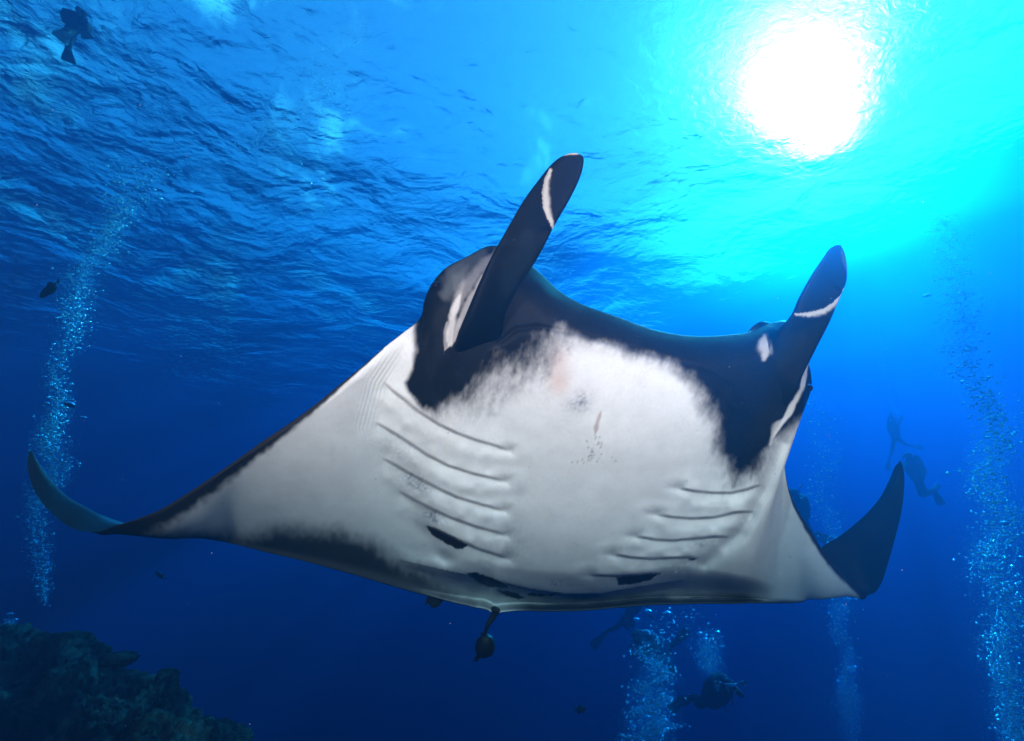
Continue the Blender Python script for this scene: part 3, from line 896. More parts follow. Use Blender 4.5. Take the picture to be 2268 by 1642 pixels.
def glove(root, wrist, tip):
    a, b = av(*wrist), av(*tip)
    ax = b - a
    if ax.length < .02: ax = Vector((0, 0, -.05))
    ax.normalize(); n = (-a).normalized(); n = (n - ax * n.dot(ax)).normalized(); s = ax.cross(n)
    V, F = [], []
    def add(p):
        o = len(V); v, f = p
        V.extend([tuple(Vector(x) - root.location) for x in v]); F.extend([tuple(i + o for i in g) for g in f])
    add(tube([a, a + ax * .05, a + ax * .095], [.030, .042, .040], 8, True, (.55, 1)))
    for k, (off, ln) in enumerate(((-.032, .062), (-.011, .078), (.011, .074), (.031, .056))):
        r0 = a + ax * .085 + s * off
        add(tube([r0, r0 + ax * ln * .5 - n * .004, r0 + ax * ln - n * .022], [.0105, .0095, .007], 6))
    r0 = a + ax * .03 + s * .036
    add(tube([r0, r0 + s * .03 + ax * .02, r0 + s * .04 + ax * .052 - n * .01], [.012, .011, .008], 6))
    return mesh_obj('glove', V, F, SUIT, root)

def diver(label, J, fins, arms=('handL', 'handR'), tank=None, vest=None, mask=None, hoses=(), rad=None, camera=None):
    root = empty('person', av(*J['hip']))
    tag(root, label, 'diver', 'scuba divers in the blue water')
    R_ = {'hip': .155, 'belly': .15, 'chest': .165, 'neck': .065, 'head': .115, 'crown': .095,
          'shL': .085, 'shR': .085, 'elL': .052, 'elR': .052, 'handL': .036, 'handR': .036,
          'knL': .072, 'knR': .072, 'ftL': .045, 'ftR': .045, 'thL': .105, 'thR': .105}
    R_.update(rad or {})
    E = [('hip', 'belly'), ('belly', 'chest'), ('chest', 'neck'), ('neck', 'head'), ('head', 'crown')]
    for s in 'LR':
        if 'el' + s in J:
            E += [('chest', 'sh' + s), ('sh' + s, 'el' + s), ('el' + s, 'hand' + s)]
        if 'kn' + s in J:
            E += [('hip', 'th' + s), ('th' + s, 'kn' + s), ('kn' + s, 'ft' + s)]
    J = {k: v for k, v in J.items() if any(k in e for e in E)}
    figure(root, J, E, R_)
    for s in 'LR':
        if 'hand' + s in J:
            e, h = J['el' + s], J['hand' + s]
            glove(root, h, (h[0] + (h[0] - e[0]) * .5, h[1] + (h[1] - e[1]) * .5, h[2] + (h[2] - e[2]) * .5))
    for heel, toe, w in fins: swim_fin(root, heel, toe, w)
    if tank:
        a, b, r = av(*tank[0]), av(*tank[1]), tank[2]
        ax = (b - a)
        ts = [0, .03, .1, .85, .94, .99, 1.0, 1.05, 1.09]; rs = [.02, .8, 1, 1, .75, .35, .25, .28, .15]
        t_ = tube_part('tank', [a + ax * t for t in ts], np.array(rs) * r, STEEL, root, root, 14)
        for t in (.35, .7):
            c = a + ax * t
            tube_part('tank_band', [c - ax * .03, c + ax * .03], [r * 1.06, r * 1.06], VEST, root, root, 14)
    if vest:
        P_ = [av(*p) for p in vest[0]]
        tube_part('vest', P_, vest[1], VEST, root, root, 14, vest[2] if len(vest) > 2 else (1, 1))
    if mask:
        c = av(*mask)
        bm = ball(.085, 14, 8, (1, .55, .62))
        link_bm('mask', bm, GLASS, root, c - root.location)
        bm = ball(.045, 12, 8, (1, .9, .9))
        link_bm('regulator', bm, RUBBER, root, c - root.location + Vector((0, -.02, -.10)))
    for h in hoses:
        P_ = catmull([tuple(av(*p)) for p in h], 16)
        tube_part('hose', P_, .013, RUBBER, root, root, 6)
    return root

diver('scuba diver facing a camera rig below right of the manta, knees bent',
      dict(crown=(1606,1499,8.6), head=(1606,1508,8.6), neck=(1602,1517,8.7), chest=(1598,1524,8.8), belly=(1588,1540,9.0), hip=(1576,1551,9.2),
           shL=(1621,1520,8.6), elL=(1644,1541,8.3), handL=(1628,1527,8.1), shR=(1586,1524,8.6), elR=(1592,1540,8.3), handR=(1611,1527,8.1),
           thL=(1566,1556,9.3), knL=(1546,1564,9.3), ftL=(1536,1546,9.9), thR=(1568,1552,9.3), knR=(1538,1545,9.4), ftR=(1514,1552,9.9)),
      [((1536,1546,9.9), (1500,1556,10.3), .22), ((1514,1552,9.9), (1484,1575,10.2), .22)],
      tank=((1566,1540,9.5), (1590,1508,9.2), .09), vest=([(1574,1548,9.2), (1586,1532,9.0), (1600,1516,8.8), (1604,1510,8.75)], [.20, .26, .24, .12]),
      mask=(1608,1508,8.5), hoses=[[(1604,1510,8.5), (1628,1512,8.5), (1622,1535,8.5), (1623,1561,8.7)], [(1600,1535,8.7), (1606,1560,8.7), (1609,1577,8.8)],
                                   [(1578,1552,9), (1570,1562,9.05), (1563,1565,9.1)]])
g_cam = empty('underwater_camera', av(1618, 1523, 8.0))
tag(g_cam, 'silver camera housing with two arms held up by the diver', 'camera')
def cam_box(name, sx, sy, sz, m, off):
    bm = bmesh.new(); bmesh.ops.create_cube(bm, size=1)
    for v in bm.verts: v.co = Vector((v.co.x * sx, v.co.y * sy, v.co.z * sz))
    bmesh.ops.bevel(bm, geom=bm.edges[:], offset=.012, segments=2, affect='EDGES')
    return link_bm(name, bm, m, g_cam, Vector(off))
cam_box('housing', .17, .10, .12, CHROME, (0, 0, 0))
v, f = tube([(0, -.04, 0), (0, -.12, 0), (0, -.16, 0)], [.055, .06, .05], 16); mesh_obj('lens_port', v, f, GLASS, g_cam)
for sx in (-1, 1):
    v, f = tube([(sx * .08, 0, .04), (sx * .17, 0, .08), (sx * .25, -.02, .07)], [.012, .012, .012], 8); arm_ = mesh_obj('arm', v, f, CHROME, g_cam)
    v, f = tube([(sx * .25, .03, .07), (sx * .25, -.07, .07)], [.035, .045], 12); mesh_obj('lamp_head', v, f, CHROME, g_cam)

diver('scuba diver swimming with pale tank on back behind the thick bubble plume',
      dict(crown=(1403,1398,10.6), head=(1408,1405,10.6), neck=(1413,1411,10.7), chest=(1420,1422,10.8), belly=(1440,1436,10.9), hip=(1462,1448,11.0),
           shL=(1412,1432,10.6), elL=(1408,1448,10.3), handL=(1420,1458,10.1), shR=(1424,1412,11.0), elR=(1412,1420,11.2), handR=(1402,1432,11.2),
           thL=(1470,1454,11.0), knL=(1480,1464,11.1), ftL=(1482,1432,11.5), thR=(1468,1446,11.3), knR=(1462,1466,11.3), ftR=(1486,1470,11.8)),
      [((1482,1436,11.5), (1524,1396,11.7), .22), ((1484,1468,11.8), (1494,1490,12.1), .22)],
      tank=((1470,1424,11.0), (1424,1400,10.7), .10), vest=([(1456,1444,10.9), (1440,1432,10.85), (1420,1418,10.75), (1412,1410,10.7)], [.18, .26, .26, .10]),
      mask=(1404,1404,10.5), hoses=[[(1424,1402,10.7), (1406,1396,10.5), (1400,1410,10.5)], [(1424,1404,10.7), (1398,1425,10.3), (1402,1455,10.4)]])
diver('scuba diver half hidden behind the manta belly, one fin trailing left',
      dict(crown=(1428,1296,13.4), head=(1424,1305,13.4), neck=(1418,1315,13.3), chest=(1412,1326,13.2), belly=(1402,1342,13.1), hip=(1392,1358,13.0),
           shL=(1424,1330,13.0), elL=(1436,1345,13.0), handL=(1440,1358,13.0), shR=(1400,1324,13.2), elR=(1395,1335,13.4), handR=(1410,1340,13.5),
           thL=(1385,1368,13.0), knL=(1366,1390,13.0), ftL=(1344,1399,13.2), thR=(1398,1368,13.1), knR=(1402,1388,13.1), ftR=(1390,1378,13.8)),
      [((1342,1401,13.2), (1311,1434,13.3), .26), ((1392,1380,13.8), (1384,1392,14.2), .22)], rad=dict(ftL=.06, knL=.085),
      tank=((1385,1345,13.4), (1404,1312,13.5), .09), vest=([(1394,1354,13.0), (1403,1340,13.1), (1414,1322,13.2), (1418,1314,13.2)], [.19, .25, .24, .1]), mask=(1426,1305,13.3))
diver('scuba diver upright behind the right wing edge, hose looping over shoulder',
      dict(crown=(1757,1083,11.6), head=(1758,1090,11.6), neck=(1761,1098,11.7), chest=(1766,1108,11.8), belly=(1772,1128,11.9), hip=(1779,1148,12.0),
           shL=(1750,1112,11.6), elL=(1742,1130,11.5), handL=(1738,1145,11.4), shR=(1778,1110,11.9), elR=(1783,1126,11.8), handR=(1776,1140,11.6),
           thL=(1780,1158,12.0), knL=(1788,1182,12.0), ftL=(1815,1184,12.4), thR=(1784,1158,12.1), knR=(1800,1190,12.2), ftR=(1826,1200,12.6)),
      [((1812,1182,12.4), (1844,1200,12.7), .22), ((1826,1200,12.6), (1850,1222,12.9), .22)],
      tank=((1788,1136,12.1), (1774,1096,11.9), .10), vest=([(1777,1143,12.0), (1773,1128,11.9), (1767,1108,11.8), (1762,1099,11.75)], [.18, .24, .25, .1]),
      mask=(1752,1090,11.5), hoses=[[(1771,1100,11.8), (1770,1086,11.8), (1777,1072,11.9)], [(1774,1096,11.9), (1786,1102,11.7), (1786,1120,11.7), (1782,1132,11.7)]])
diver('scuba diver hanging upright beside the right wing tip, knees folded back',
      dict(crown=(2011,1003,13.6), head=(2012,1010,13.6), neck=(2015,1018,13.7), chest=(2019,1028,13.8), belly=(2027,1048,13.8), hip=(2035,1066,13.8),
           shL=(2008,1030,13.6), elL=(2000,1042,13.3), handL=(1996,1030,13.0), shR=(2031,1030,13.9), elR=(2046,1050,13.9), handR=(2038,1058,13.6),
           thL=(2034,1076,13.8), knL=(2041,1099,13.7), ftL=(2066,1092,14.2), thR=(2040,1074,13.9), knR=(2051,1090,13.9), ftR=(2074,1083,14.4)),
      [((2068,1086,14.2), (2086,1119,14.2), .24), ((2070,1086,14.5), (2079,1073,14.9), .16)],
      tank=((2046,1050,14.1), (2028,1010,14.0), .10), vest=([(2033,1062,13.8), (2028,1048,13.8), (2020,1028,13.8), (2016,1019,13.75)], [.17, .22, .25, .1]),
      mask=(2006,1010,13.5), hoses=[[(2024,1014,13.9), (2006,1004,13.5), (1998,1016,13.4)], [(2024,1016,13.9), (2002,1012,13.4), (1996,1024,13.4)]])
diver('faint scuba diver farthest away at right, legs spread with long fins',
      dict(crown=(1979,921,20.6), head=(1980,928,20.6), neck=(1979,934,20.6), chest=(1977,942,20.7), belly=(1980,956,20.7), hip=(1984,970,20.8),
           shL=(1970,943,20.6), elL=(1967,930,20.4), handL=(1972,920,20.2), shR=(1986,944,20.8), elR=(1992,936,20.6), handR=(1996,927,20.4),
           thL=(1979,978,20.8), knL=(1976,998,20.9), ftL=(1969,1020,21.2), thR=(1992,974,20.8), knR=(2008,985,20.8), ftR=(2024,990,21.0)),
      [((1969,1020,21.2), (1965,1043,21.4), .22), ((2022,988,21.0), (2046,994,21.2), .22)],
      tank=((1974,962,21.0), (1970,932,20.9), .10), vest=([(1983,966,20.8), (1980,956,20.7), (1977,942,20.7), (1978,935,20.7)], [.17, .22, .25, .1]), mask=(1984,927,20.5))
a_ = diver('diver just below the surface at the top left, seen from underneath',
      dict(crown=(182,20,8.7), head=(180,27,8.7), neck=(177,33,8.7), chest=(173,42,8.7), belly=(167,54,8.7), hip=(162,66,8.7),
           shL=(163,36,8.7), elL=(158,24,8.6), handL=(150,35,8.6), shR=(185,40,8.7), elR=(192,50,8.6), handR=(190,60,8.6),
           thL=(158,74,8.7), knL=(152,94,8.7), ftL=(151,112,8.7), thR=(152,70,8.6), knR=(142,76,8.4), ftR=(136,82,8.2)),
      [((151,110,8.7), (152,138,8.7), .22), ((150,68,8.4), (131,88,8.1), .24), ((184,64,8.5), (195,86,8.3), .20)],
      tank=((192,42,8.5), (186,54,8.5), .05), vest=([(163,63,8.7), (167,54,8.7), (173,42,8.7), (177,34,8.7)], [.17, .23, .24, .1]), mask=(180,26,8.6))

# ------------------------------------------------------------------ fish
FISH = simple_mat('fish_skin', (.030, .034, .036), .45, .4, .4, 30)
BLACKF = simple_mat('black_fish_skin', (.008, .008, .009), .6, .3, .3, 30)
def puff(outline, thick, d, root, name, m, d2=None, rounded=.5):
    pts = catmull(list(outline) + [outline[0]], 40)[:-1]
    n = len(pts); c = pts.mean(0)
    V = []; F = []
    rings = [1.0, .97, .88, .7, .45, .2]
    d2 = d if d2 is None else d2
    x0, x1 = pts[:, 0].min(), pts[:, 0].max()
    dd = lambda x: d + (d2 - d) * (x - x0) / (x1 - x0)
    for side in (-1, 1):
        for r in rings:
            q = c + (pts - c) * r
            V += at(q[:, 0], q[:, 1], dd(q[:, 0]) + side * thick * .5 * (1 - r * r) ** rounded).tolist()
        V += at([c[0]], [c[1]], [dd(c[0]) + side * thick * .5]).tolist()
    k_ = len(rings); m_ = k_ * n + 1
    for s in (0, 1):
        o = s * m_
        for k in range(k_ - 1):
            for j in range(n):
                a, b = o + k * n + j, o + k * n + (j + 1) % n
                F.append((a, b, b + n, a + n))
        for j in range(n): F.append((o + (k_ - 1) * n + j, o + (k_ - 1) * n + (j + 1) % n, o + k_ * n))
    for j in range(n): F.append((j, (j + 1) % n, (j + 1) % n + m_, j + m_))
    o = mesh_obj(name, np.array(V) - np.array(root.location), F, m, root)
    bm = bmesh.new(); bm.from_mesh(o.data); bmesh.ops.remove_doubles(bm, verts=bm.verts, dist=1e-6); bmesh.ops.recalc_face_normals(bm, faces=bm.faces); bm.to_mesh(o.data); bm.free()
    o.data.polygons.foreach_set('use_smooth', [True] * len(o.data.polygons))
    return o
def fish(label, cx, cy, d, L, ang, deep=.34, m=None, tail=.28, fork=.5, cat='fish', name='fish', group=None):
    """a fish whose nose points along ang (degrees in the image, 0 = right); L its length in image pixels"""
    m = m or FISH
    root = empty(name, av(cx, cy, d)); tag(root, label, cat, group)
    ca, sa = math.cos(R(ang)), math.sin(R(ang))
    T = lambda u, v: (cx + L * (u * ca - v * sa), cy + L * (u * sa + v * ca))
    h = deep / 2
    puff([T(.5, 0), T(.42, -h * .55), T(.2, -h), T(-.05, -h * .85), T(-.3, -h * .25), T(-.36, 0), T(-.3, h * .25), T(-.05, h * .9), T(.2, h), T(.42, h * .5)], L * .2 * d / FOC, d, root, 'body', m)
    tt = .012
    puff([T(-.33, 0), T(-.42, -tail * .5), T(-.52, -tail), T(-.5 + .06 * fork * 2, 0), T(-.52, tail), T(-.42, tail * .5)], tt, d, root, 'tail_fin', m, rounded=1)
    puff([T(.2, -h * .9), T(.02, -h * 1.45), T(-.2, -h * 1.1), T(-.26, -h * .45), T(0, -h * .8)], tt, d, root, 'dorsal_fin', m, rounded=1)
    puff([T(.05, h * .9), T(-.08, h * 1.4), T(-.22, h * 1.0), T(-.2, h * .5)], tt, d, root, 'anal_fin', m, rounded=1)
    bm = ball(L * .022 * d / FOC); e = link_bm('eye', bm, EYE, root, av(*T(.38, -h * .25), d - L * .05 * d / FOC) - root.location)
    return root
fish('dark grey fish nose down at the left beside the pale bubble plume', 110, 640, 4.2, 60, 139, .30, tail=.12)
fish('small grey fish below the left wing, above the reef crest', 356, 1275, 5.5, 30, 215, .30, tail=.14)
fish('small dark deep bodied fish near the bottom centre, forked tail left', 1285, 1572, 5.5, 26, 0, .60, tail=.30)
tr = empty('black_triggerfish', av(1075, 1432, 3.3))
tag(tr, 'round black fish hanging at the end of the manta tail', 'fish')
puff([(1068,1405),(1081,1404),(1091,1411),(1096,1424),(1096,1438),(1092,1449),(1081,1456),(1069,1459),(1058,1454),(1054,1440),(1056,1424),(1061,1412)], .13, 3.3, tr, 'body', BLACKF)
puff([(1058,1446),(1052,1456),(1047,1469),(1053,1463),(1056,1468),(1060,1460),(1066,1456)], .02, 3.36, tr, 'tail_fin', BLACKF, rounded=1)
puff([(1060,1411),(1056,1418),(1053,1428),(1052,1440),(1056,1448),(1060,1430)], .016, 3.33, tr, 'anal_fin', BLACKF, rounded=1)
puff([(1067,1408),(1064,1402),(1068,1400),(1073,1404)], .012, 3.3, tr, 'dorsal_spine', BLACKF, rounded=1)
link_bm('eye', ball(.005), EYE, tr, av(1092, 1443, 3.26) - tr.location)
rm = empty('remora', av(1684, 722, 2.35))
tag(rm, 'dark curved back of a remora riding above the manta lip', 'fish')
puff([(1655,736),(1668,722),(1682,714),(1697,713),(1712,720),(1722,733),(1700,742),(1675,742)], .06, 2.3, rm, 'body', BLACKF)
puff([(1668,724),(1678,715),(1690,712),(1682,720)], .02, 2.3, rm, 'dorsal_fin', BLACKF, rounded=1)

# ------------------------------------------------------------------ reef
def rock_mat(name, c1, c2, scale=3.0):
    m, nt, out = mat(name)
    tc = node(nt, 'ShaderNodeTexCoord')
    nz = node(nt, 'ShaderNodeTexNoise'); nz.inputs['Scale'].default_value = scale; nz.inputs['Detail'].default_value = 9; nz.inputs['Roughness'].default_value = .72
    nt.links.new(tc.outputs['Object'], nz.inputs['Vector'])
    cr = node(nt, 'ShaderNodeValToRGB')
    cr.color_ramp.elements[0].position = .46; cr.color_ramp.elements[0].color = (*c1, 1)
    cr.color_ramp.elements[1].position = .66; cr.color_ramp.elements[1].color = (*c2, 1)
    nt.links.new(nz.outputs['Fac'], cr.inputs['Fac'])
    n2 = node(nt, 'ShaderNodeTexNoise'); n2.inputs['Scale'].default_value = scale * 9; n2.inputs['Detail'].default_value = 6; n2.inputs['Roughness'].default_value = .7
    nt.links.new(tc.outputs['Object'], n2.inputs['Vector'])
    bp = node(nt, 'ShaderNodeBump'); bp.inputs['Distance'].default_value = .03; bp.inputs['Strength'].default_value = 1
    nt.links.new(n2.outputs['Fac'], bp.inputs['Height'])
    p = node(nt, 'ShaderNodeBsdfPrincipled'); p.inputs['Roughness'].default_value = .9; p.inputs['Specular IOR Level'].default_value = .1
    nt.links.new(cr.outputs['Color'], p.inputs['Base Color']); nt.links.new(bp.outputs['Normal'], p.inputs['Normal'])
    nt.links.new(p.outputs[0], out.inputs['Surface'])
    return m
ROCK = rock_mat('reef_rock', (.0012, .0015, .0013), (.062, .072, .048))  # mottled rock; colour contrast raised to stand in for sunlit ledges and black undersides
def ledges(P):
    """relief of a terraced, encrusted rock"""
    z = P[..., 2] + .30 * P[..., 0] + .25 * fbm(P * .6, 3)
    st_ = (z * 3.1) % 1.0
    terr = smooth01(0, .75, st_) - smooth01(.82, 1.0, st_)
    return (.26 * fbm(P * .9 + 3, 4) + .24 * terr * (0.6 + .6 * vnoise(P * 1.3)) + .11 * np.abs(fbm(P * 3.2, 3)) + .10 * np.abs(fbm(P * 7.3, 3)) + .05 * fbm(P * 17, 3) + .02 * fbm(P * 34, 2))
def build_reef():
    ridge = [(-900,1330,8.5), (-400,1350,8.2), (-100,1378,7.9), (0,1392,7.7), (60,1396,7.6), (110,1408,7.5), (160,1412,7.4), (205,1436,7.2), (250,1452,7.0), (300,1472,6.8),
             (350,1490,6.6), (392,1512,6.4), (420,1545,6.2), (448,1585,6.0), (485,1622,5.8), (520,1665,5.6), (600,1760,5.4), (760,1950,5.2)]
    NU, NV = 620, 330
    ridge = [(a, b, c * .58) for a, b, c in ridge]
    Rg = catmull(ridge, NU)
    Pr = at(Rg[:, 0], Rg[:, 1], Rg[:, 2])
    f = np.stack([Rg[:, 0] * .72 - 60, Rg[:, 1] * .35 + 1420, Rg[:, 2] * .60], 1)
    Pf = at(f[:, 0], f[:, 1], f[:, 2])
    back = Pr + np.array([1.0, 2.6, -5.5])
    t = np.linspace(-1, 1, NV)[None, :, None]
    A, B, D = back[:, None], Pr[:, None], Pf[:, None]
    tt = np.clip(t, 0, 1)
    up = np.where(t < 0, B + (A - B) * np.abs(t) ** 1.4, B + (D - B) * tt + np.array([0, -.3, .2]) * (4 * tt * (1 - tt)) * .6)
    du = np.gradient(up, axis=0); dv = np.gradient(up, axis=1)
    N = np.cross(du, dv); N /= np.linalg.norm(N, axis=-1, keepdims=True) + 1e-9
    if N[NU // 2, NV * 3 // 4, 2] < 0: N = -N
    for _ in range(20):
        N[:, 1:-1] = (N[:, :-2] + N[:, 1:-1] * 2 + N[:, 2:]) / 4
    N /= np.linalg.norm(N, axis=-1, keepdims=True) + 1e-9
    h = (ledges(up * 1.5) - .14) * .75
    P = up + N * h[..., None]
    # extend the front down and away below the picture
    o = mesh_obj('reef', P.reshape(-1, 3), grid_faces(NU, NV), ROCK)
    bm = bmesh.new(); bm.from_mesh(o.data); bmesh.ops.recalc_face_normals(bm, faces=bm.faces); bm.to_mesh(o.data); bm.free()
    o.data.polygons.foreach_set('use_smooth', [True] * len(o.data.polygons))
    tag(o, kind='structure'); o['label'] = 'dark terraced rock reef slope rising at the bottom left'
    return P
REEF = build_reef()
def boulder(x, y, d, r, label, seed, sc=(1, 1, .8), name='reef_boulder'):
    bm = bmesh.new(); bmesh.ops.create_icosphere(bm, subdivisions=5, radius=1)
    co = np.array([v.co[:] for v in bm.verts])
    k = 1 + .28 * fbm(co * 1.6 + seed, 3) + .16 * np.abs(fbm(co * 4 + seed, 3)) + .05 * fbm(co * 11 + seed, 2)
    co = co * k[:, None] * np.array(sc) * r
    for v, c in zip(bm.verts, co): v.co = Vector(c.tolist())
    for f in bm.faces: f.smooth = True
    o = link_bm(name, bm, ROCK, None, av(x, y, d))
    tag(o, label, 'boulder', 'boulders on the reef crest')
boulder(88, 1420, 4.25, .075, 'small round dark boulder at the left of the reef crest', 1)
boulder(150, 1440, 4.15, .18, 'largest dark coral covered boulder standing on the reef crest', 5, (1.1, 1, .9))
boulder(262, 1460, 4.0, .10, 'low flat boulder midway down the reef crest', 9, (1.5, 1, .6))
boulder(368, 1505, 3.8, .085, 'knobbly boulder near the right end of the reef crest', 14, (1, 1, 1))

# ------------------------------------------------------------------ bubbles
def bubble_mat(name, rough, body):
    m, nt, out = mat(name)
    fr = node(nt, 'ShaderNodeFresnel'); fr.inputs['IOR'].default_value = 0.75
    gl = node(nt, 'ShaderNodeBsdfGlossy'); gl.inputs['Roughness'].default_value = rough; gl.inputs['Color'].default_value = (1, 1, 1, 1)
    tr = node(nt, 'ShaderNodeBsdfTransparent')
    df = node(nt, 'ShaderNodeBsdfDiffuse'); df.inputs['Color'].default_value = (.9, .9, .9, 1)
    tl_ = node(nt, 'ShaderNodeBsdfTranslucent'); tl_.inputs['Color'].default_value = (.9, .9, .9, 1)
    a = node(nt, 'ShaderNodeMixShader'); a.inputs[0].default_value = .75
    nt.links.new(df.outputs[0], a.inputs[1]); nt.links.new(tl_.outputs[0], a.inputs[2])
    b = node(nt, 'ShaderNodeMixShader'); b.inputs[0].default_value = body
    nt.links.new(tr.outputs[0], b.inputs[1]); nt.links.new(a.outputs[0], b.inputs[2])
    c = node(nt, 'ShaderNodeMixShader')
    nt.links.new(fr.outputs[0], c.inputs[0]); nt.links.new(b.outputs[0], c.inputs[1]); nt.links.new(gl.outputs[0], c.inputs[2])
    nt.links.new(c.outputs[0], out.inputs['Surface'])
    return m
FINE = bubble_mat('fine_bubble', .25, .75)
BIG = bubble_mat('large_bubble', .12, .06)
_bm = bmesh.new(); bmesh.ops.create_icosphere(_bm, subdivisions=1, radius=1)
ICO_V = np.array([v.co[:] for v in _bm.verts]); ICO_F = np.array([[v.index for v in f.verts] for f in _bm.faces]); _bm.free()

OCT_V = np.array([(1,0,0),(-1,0,0),(0,1,0),(0,-1,0),(0,0,1),(0,0,-1)], float)
OCT_F = np.array([(0,2,4),(2,1,4),(1,3,4),(3,0,4),(2,0,5),(1,2,5),(3,1,5),(0,3,5)])
def plume(label, path, count, size=(.7, 2.0), clump=.5):
    """fine bubbles rising along a path of (x, y, distance, half width, density)"""
    count = int(count * 1.25); size = (size[0] * .95, size[1] * 1.9)
    A = catmull(path, 200)
    dens = np.clip(A[:, 4], .01, None); cdf = np.cumsum(dens); cdf /= cdf[-1]
    u = np.interp(rng.random(count), cdf, np.linspace(0, 1, 200))
    row = np.stack([np.interp(u, np.linspace(0, 1, 200), A[:, j]) for j in range(5)], 1)
    off = rng.normal(0, .48, (count, 2))
    off[:, 0] += clump * np.array([vnoise(np.array([[k * 14, 3.0, 1.0]]))[0] for k in u])
    x = row[:, 0] + off[:, 0] * row[:, 3] * 1.15
    y = row[:, 1] + rng.normal(0, 6, count)
    d = row[:, 2] + off[:, 1] * row[:, 3] / FOC * row[:, 2]
    P = at(x, y, d)
    P = P[P[:, 2] < SURF_Z - .25]
    # the milk between them: the finest froth
    k3 = rng.integers(0, len(P), int(len(P) * 3.2))
    Q = P[k3] + rng.normal(0, 1, (len(k3), 3)) * (row[k3, 3] * row[k3, 2] / FOC * .34)[:, None] * np.array([1, 1, 1.6])
    Q = Q[Q[:, 2] < SURF_Z - .25]
    n = len(P)
    r = (size[0] + (size[1] - size[0]) * rng.random(n) ** 7) * row[:n, 2] / FOC
    sc = np.stack([r * rng.uniform(.9, 1.5, n), r * rng.uniform(.9, 1.5, n), r * rng.uniform(.55, .95, n)], 1)
    V = (ICO_V[None] * sc[:, None] + P[:, None]).reshape(-1, 3)
    F = (ICO_F[None] + (np.arange(n) * len(ICO_V))[:, None, None]).reshape(-1, 3)
    rq = rng.uniform(.28, .55, len(Q)) * (row[:, 2].mean() / FOC)
    VQ = (OCT_V[None] * rq[:, None, None] + Q[:, None]).reshape(-1, 3)
    FQ = (OCT_F[None] + (np.arange(len(Q)) * 6)[:, None, None]).reshape(-1, 3) + len(V)
    V = np.vstack([V, VQ]); F = np.vstack([F, FQ])
    o = mesh_obj('bubble_plume', V, F, FINE)
    tag(o, label, 'bubbles', None, 'stuff')
plume('pale bubble plume rising at the left behind the wing tip', [(92,1330,7.5,12,.3), (90,1250,7.5,22,.7), (88,1150,7.6,30,.7), (115,1040,7.8,34,1.3), (122,960,7.9,30,1.5), (128,880,8.0,24,.8), (140,800,8.2,26,.5),
      (165,690,8.6,36,.8), (205,590,9.0,42,.9), (245,490,9.5,34,.9), (280,430,9.8,60,.6), (330,360,10,90,.3)], 5600)
plume('short burst of bubbles over the reef at the left edge', [(22,1395,7.2,12,.7), (20,1375,7.2,14,1)], 150)
plume('thickest bubble plume rising at the bottom centre right', [(1446,1720,7.6,44,1.6), (1442,1630,7.7,44,1.6), (1448,1550,7.8,40,1.0), (1456,1490,7.9,34,.8), (1450,1440,8.0,40,.4), (1465,1390,8.2,60,.25), (1500,1345,8.4,70,.2)], 4600, (.6, 2.0))
plume('small bubble cloud above the diver with the camera', [(1572,1492,8.7,12,.5), (1572,1465,8.7,24,1.2), (1570,1435,8.8,26,1), (1570,1412,8.8,24,.7)], 800, (.5, 1.2))
plume('slim bubble plume right of centre passing behind the wing', [(1885,1700,9,16,.4), (1886,1610,9,18,.6), (1884,1555,9,26,2.0), (1882,1520,9.1,20,1.1), (1874,1440,9.3,22,.5), (1858,1350,9.6,28,.7), (1845,1200,10,32,.6), (1828,1050,10.5,34,.5),
      (1800,930,11,40,.4), (1780,850,11.4,44,.3)], 3600, (.45, 1.2))
plume('broad bubble plume rising along the right edge', [(2262,1720,4.6,30,1.2), (2246,1600,4.8,34,1.2), (2238,1500,5.0,36,1.0), (2225,1350,5.4,48,1.0), (2212,1200,5.8,50,1.0), (2205,1050,6.3,46,1.0), (2185,900,6.8,44,.9),
      (2140,760,7.4,44,.7), (2105,620,8.0,40,.6), (2075,500,8.6,36,.6), (2050,420,9.2,40,.4)], 10000, (.6, 2.0))
plume('faint thread of bubbles above the farthest diver', [(1984,925,20,7,1), (1972,880,20,8,.8), (1955,800,20,10,.6), (1945,740,20,12,.3)], 260, (.4, .8))
plume('drifting haze of fine bubbles under the surface at upper left', [(640,420,9.6,60,.7), (600,300,9.4,80,1), (690,230,9.2,70,1), (740,120,8.9,60,.9), (785,50,8.6,30,1.1), (770,8,8.5,40,.7)], 1700, (.4, 1.0))

# specks drifting in the water between the lens and the manta
nsp = 420
sp = at(rng.uniform(40, 2230, nsp), rng.uniform(30, 1620, nsp), rng.uniform(.9, 3.6, nsp))
sr = rng.uniform(.0003, .0009, nsp)
V = (ICO_V[None] * sr[:, None, None] + sp[:, None]).reshape(-1, 3)
F = (ICO_F[None] + (np.arange(nsp) * len(ICO_V))[:, None, None]).reshape(-1, 3)
tag(mesh_obj('drifting_specks', V, F, simple_mat('speck', (.6, .62, .6), .6)), 'tiny pale specks drifting in the water', kind='stuff')

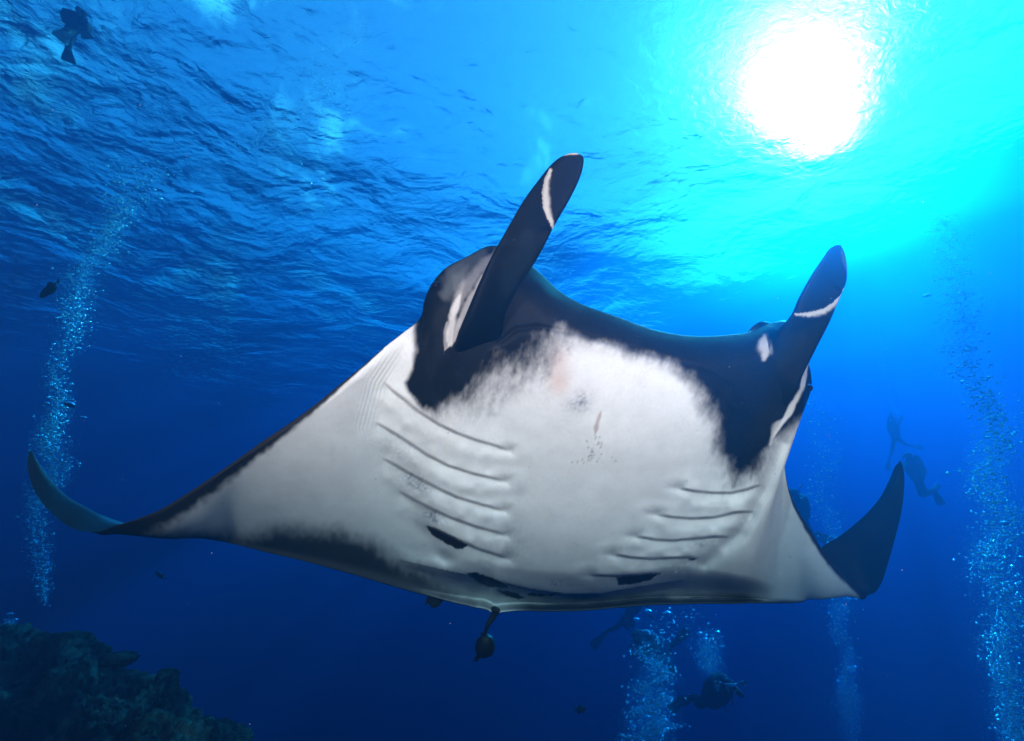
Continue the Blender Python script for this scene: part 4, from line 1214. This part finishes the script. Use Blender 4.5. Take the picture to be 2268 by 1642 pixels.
def cap_mesh(seed):
    bm = bmesh.new(); bmesh.ops.create_icosphere(bm, subdivisions=3, radius=1)
    for v in bm.verts:
        if v.co.z < 0: v.co.z *= .25
        rr_ = (v.co.x ** 2 + v.co.y ** 2) ** .5
        if v.co.z < 0: v.co.z += .22 * (1 - rr_)
        v.co += v.co * .05 * float(vnoise(np.array([[v.co.x * 2 + seed, v.co.y * 2, v.co.z * 2]]))[0])
        v.co.z *= .75
    for f in bm.faces: f.smooth = True
    me = bpy.data.meshes.new('bubble'); bm.to_mesh(me); bm.free(); me.materials.append(BIG)
    return me
CAPS = [cap_mesh(k * 3.1) for k in range(4)]
def big_bubbles(group, label, spots):
    for i, (x, y, r, d, *l) in enumerate(spots):
        o = bpy.data.objects.new('bubble', CAPS[i % 4]); C.objects.link(o)
        o.location = av(x, y, d); s = r * d / FOC
        o.scale = (s, s, s); o.rotation_euler = (R(rng.uniform(-12, 12)), R(rng.uniform(-14, 14)), R(rng.uniform(0, 360)))
        tag(o, l[0] if l else label, 'bubble', group)
big_bubbles('dome bubbles just below the manta belly', '', [(1436,1357,10,7.4, 'middle dome bubble just under the belly edge, above the tank diver'), (1479,1361,9.5,7.4, 'right dome bubble just under the belly edge'), (1410,1374,8,7.4, 'left and lowest dome bubble under the belly edge')])
big_bubbles('round bubbles over the camera diver', '', [(1550,1405,6.5,8.4, 'leftmost round bubble of the cluster over the camera diver'), (1564,1408,4.5,8.4, 'smallest round bubble in the cluster over the camera diver'),
            (1562,1418,7,8.4, 'round bubble below the smallest one over the camera diver'), (1589,1404,8,8.4, 'largest round bubble, top right over the camera diver'), (1598,1435,6,8.4, 'lowest round bubble, right side over the camera diver')])
big_bubbles('large bubbles in the thickest plume', '', [(1434,1591,8,7.2, 'large bubble in the middle of the thickest plume'), (1403,1612,8,7.2, 'large bubble at the lower left of the thickest plume'), (1473,1596,6,7.2, 'large bubble at the right of the thickest plume')])
big_bubbles('large bubbles in the left plume', '', [(154,898,11,6.8, 'biggest round bubble right of the left plume'), (184,927,7,6.8, 'lone dark bubble farthest right of the left plume'), (123,862,5,7, 'small bubble high in the left plume'),
            (138,872,4.5,7, 'small bubble second highest in the left plume'), (103,895,6,7, 'bubble on the left side of the left plume'), (139,819,6,7, 'topmost large bubble of the left plume')])
big_bubbles('large bubbles by the right plume', '', [(2053,656,7,6, 'lone bubble in open water below the sun'), (2127,650,4.5,6, 'small bubble right of the lone one below the sun'), (2133,846,5,5.6, 'bubble left of the right plume at mid height'),
            (2225,1161,8.5,4.8, 'largest bright bubble in the right plume'), (2243,1257,6.5,4.6, 'bright bubble below the largest in the right plume'), (2262,1236,6,4.6, 'bright bubble at the right picture edge')])
big_bubbles('bubbles topping the slim plume', '', [(1878,1481,5,8.6, 'left of the two topmost bubbles of the slim plume'), (1894,1479,5,8.6, 'right of the two topmost bubbles of the slim plume'), (1888,1490,4,8.6, 'bubble just under the topmost pair of the slim plume'),
            (1857,1511,6,8.6, 'lowest left bubble beside the slim plume'), (1867,1502,4.5,8.6, 'small bubble beside the lowest left one of the slim plume')])
big_bubbles('bubbles above the reef at the left edge', '', [(21,1362,6.5,6.8, 'upper bubble over the reef at the left edge'), (33,1374,5.5,6.8, 'right bubble over the reef at the left edge'), (24,1396,5,6.8, 'lowest bubble over the reef at the left edge')])
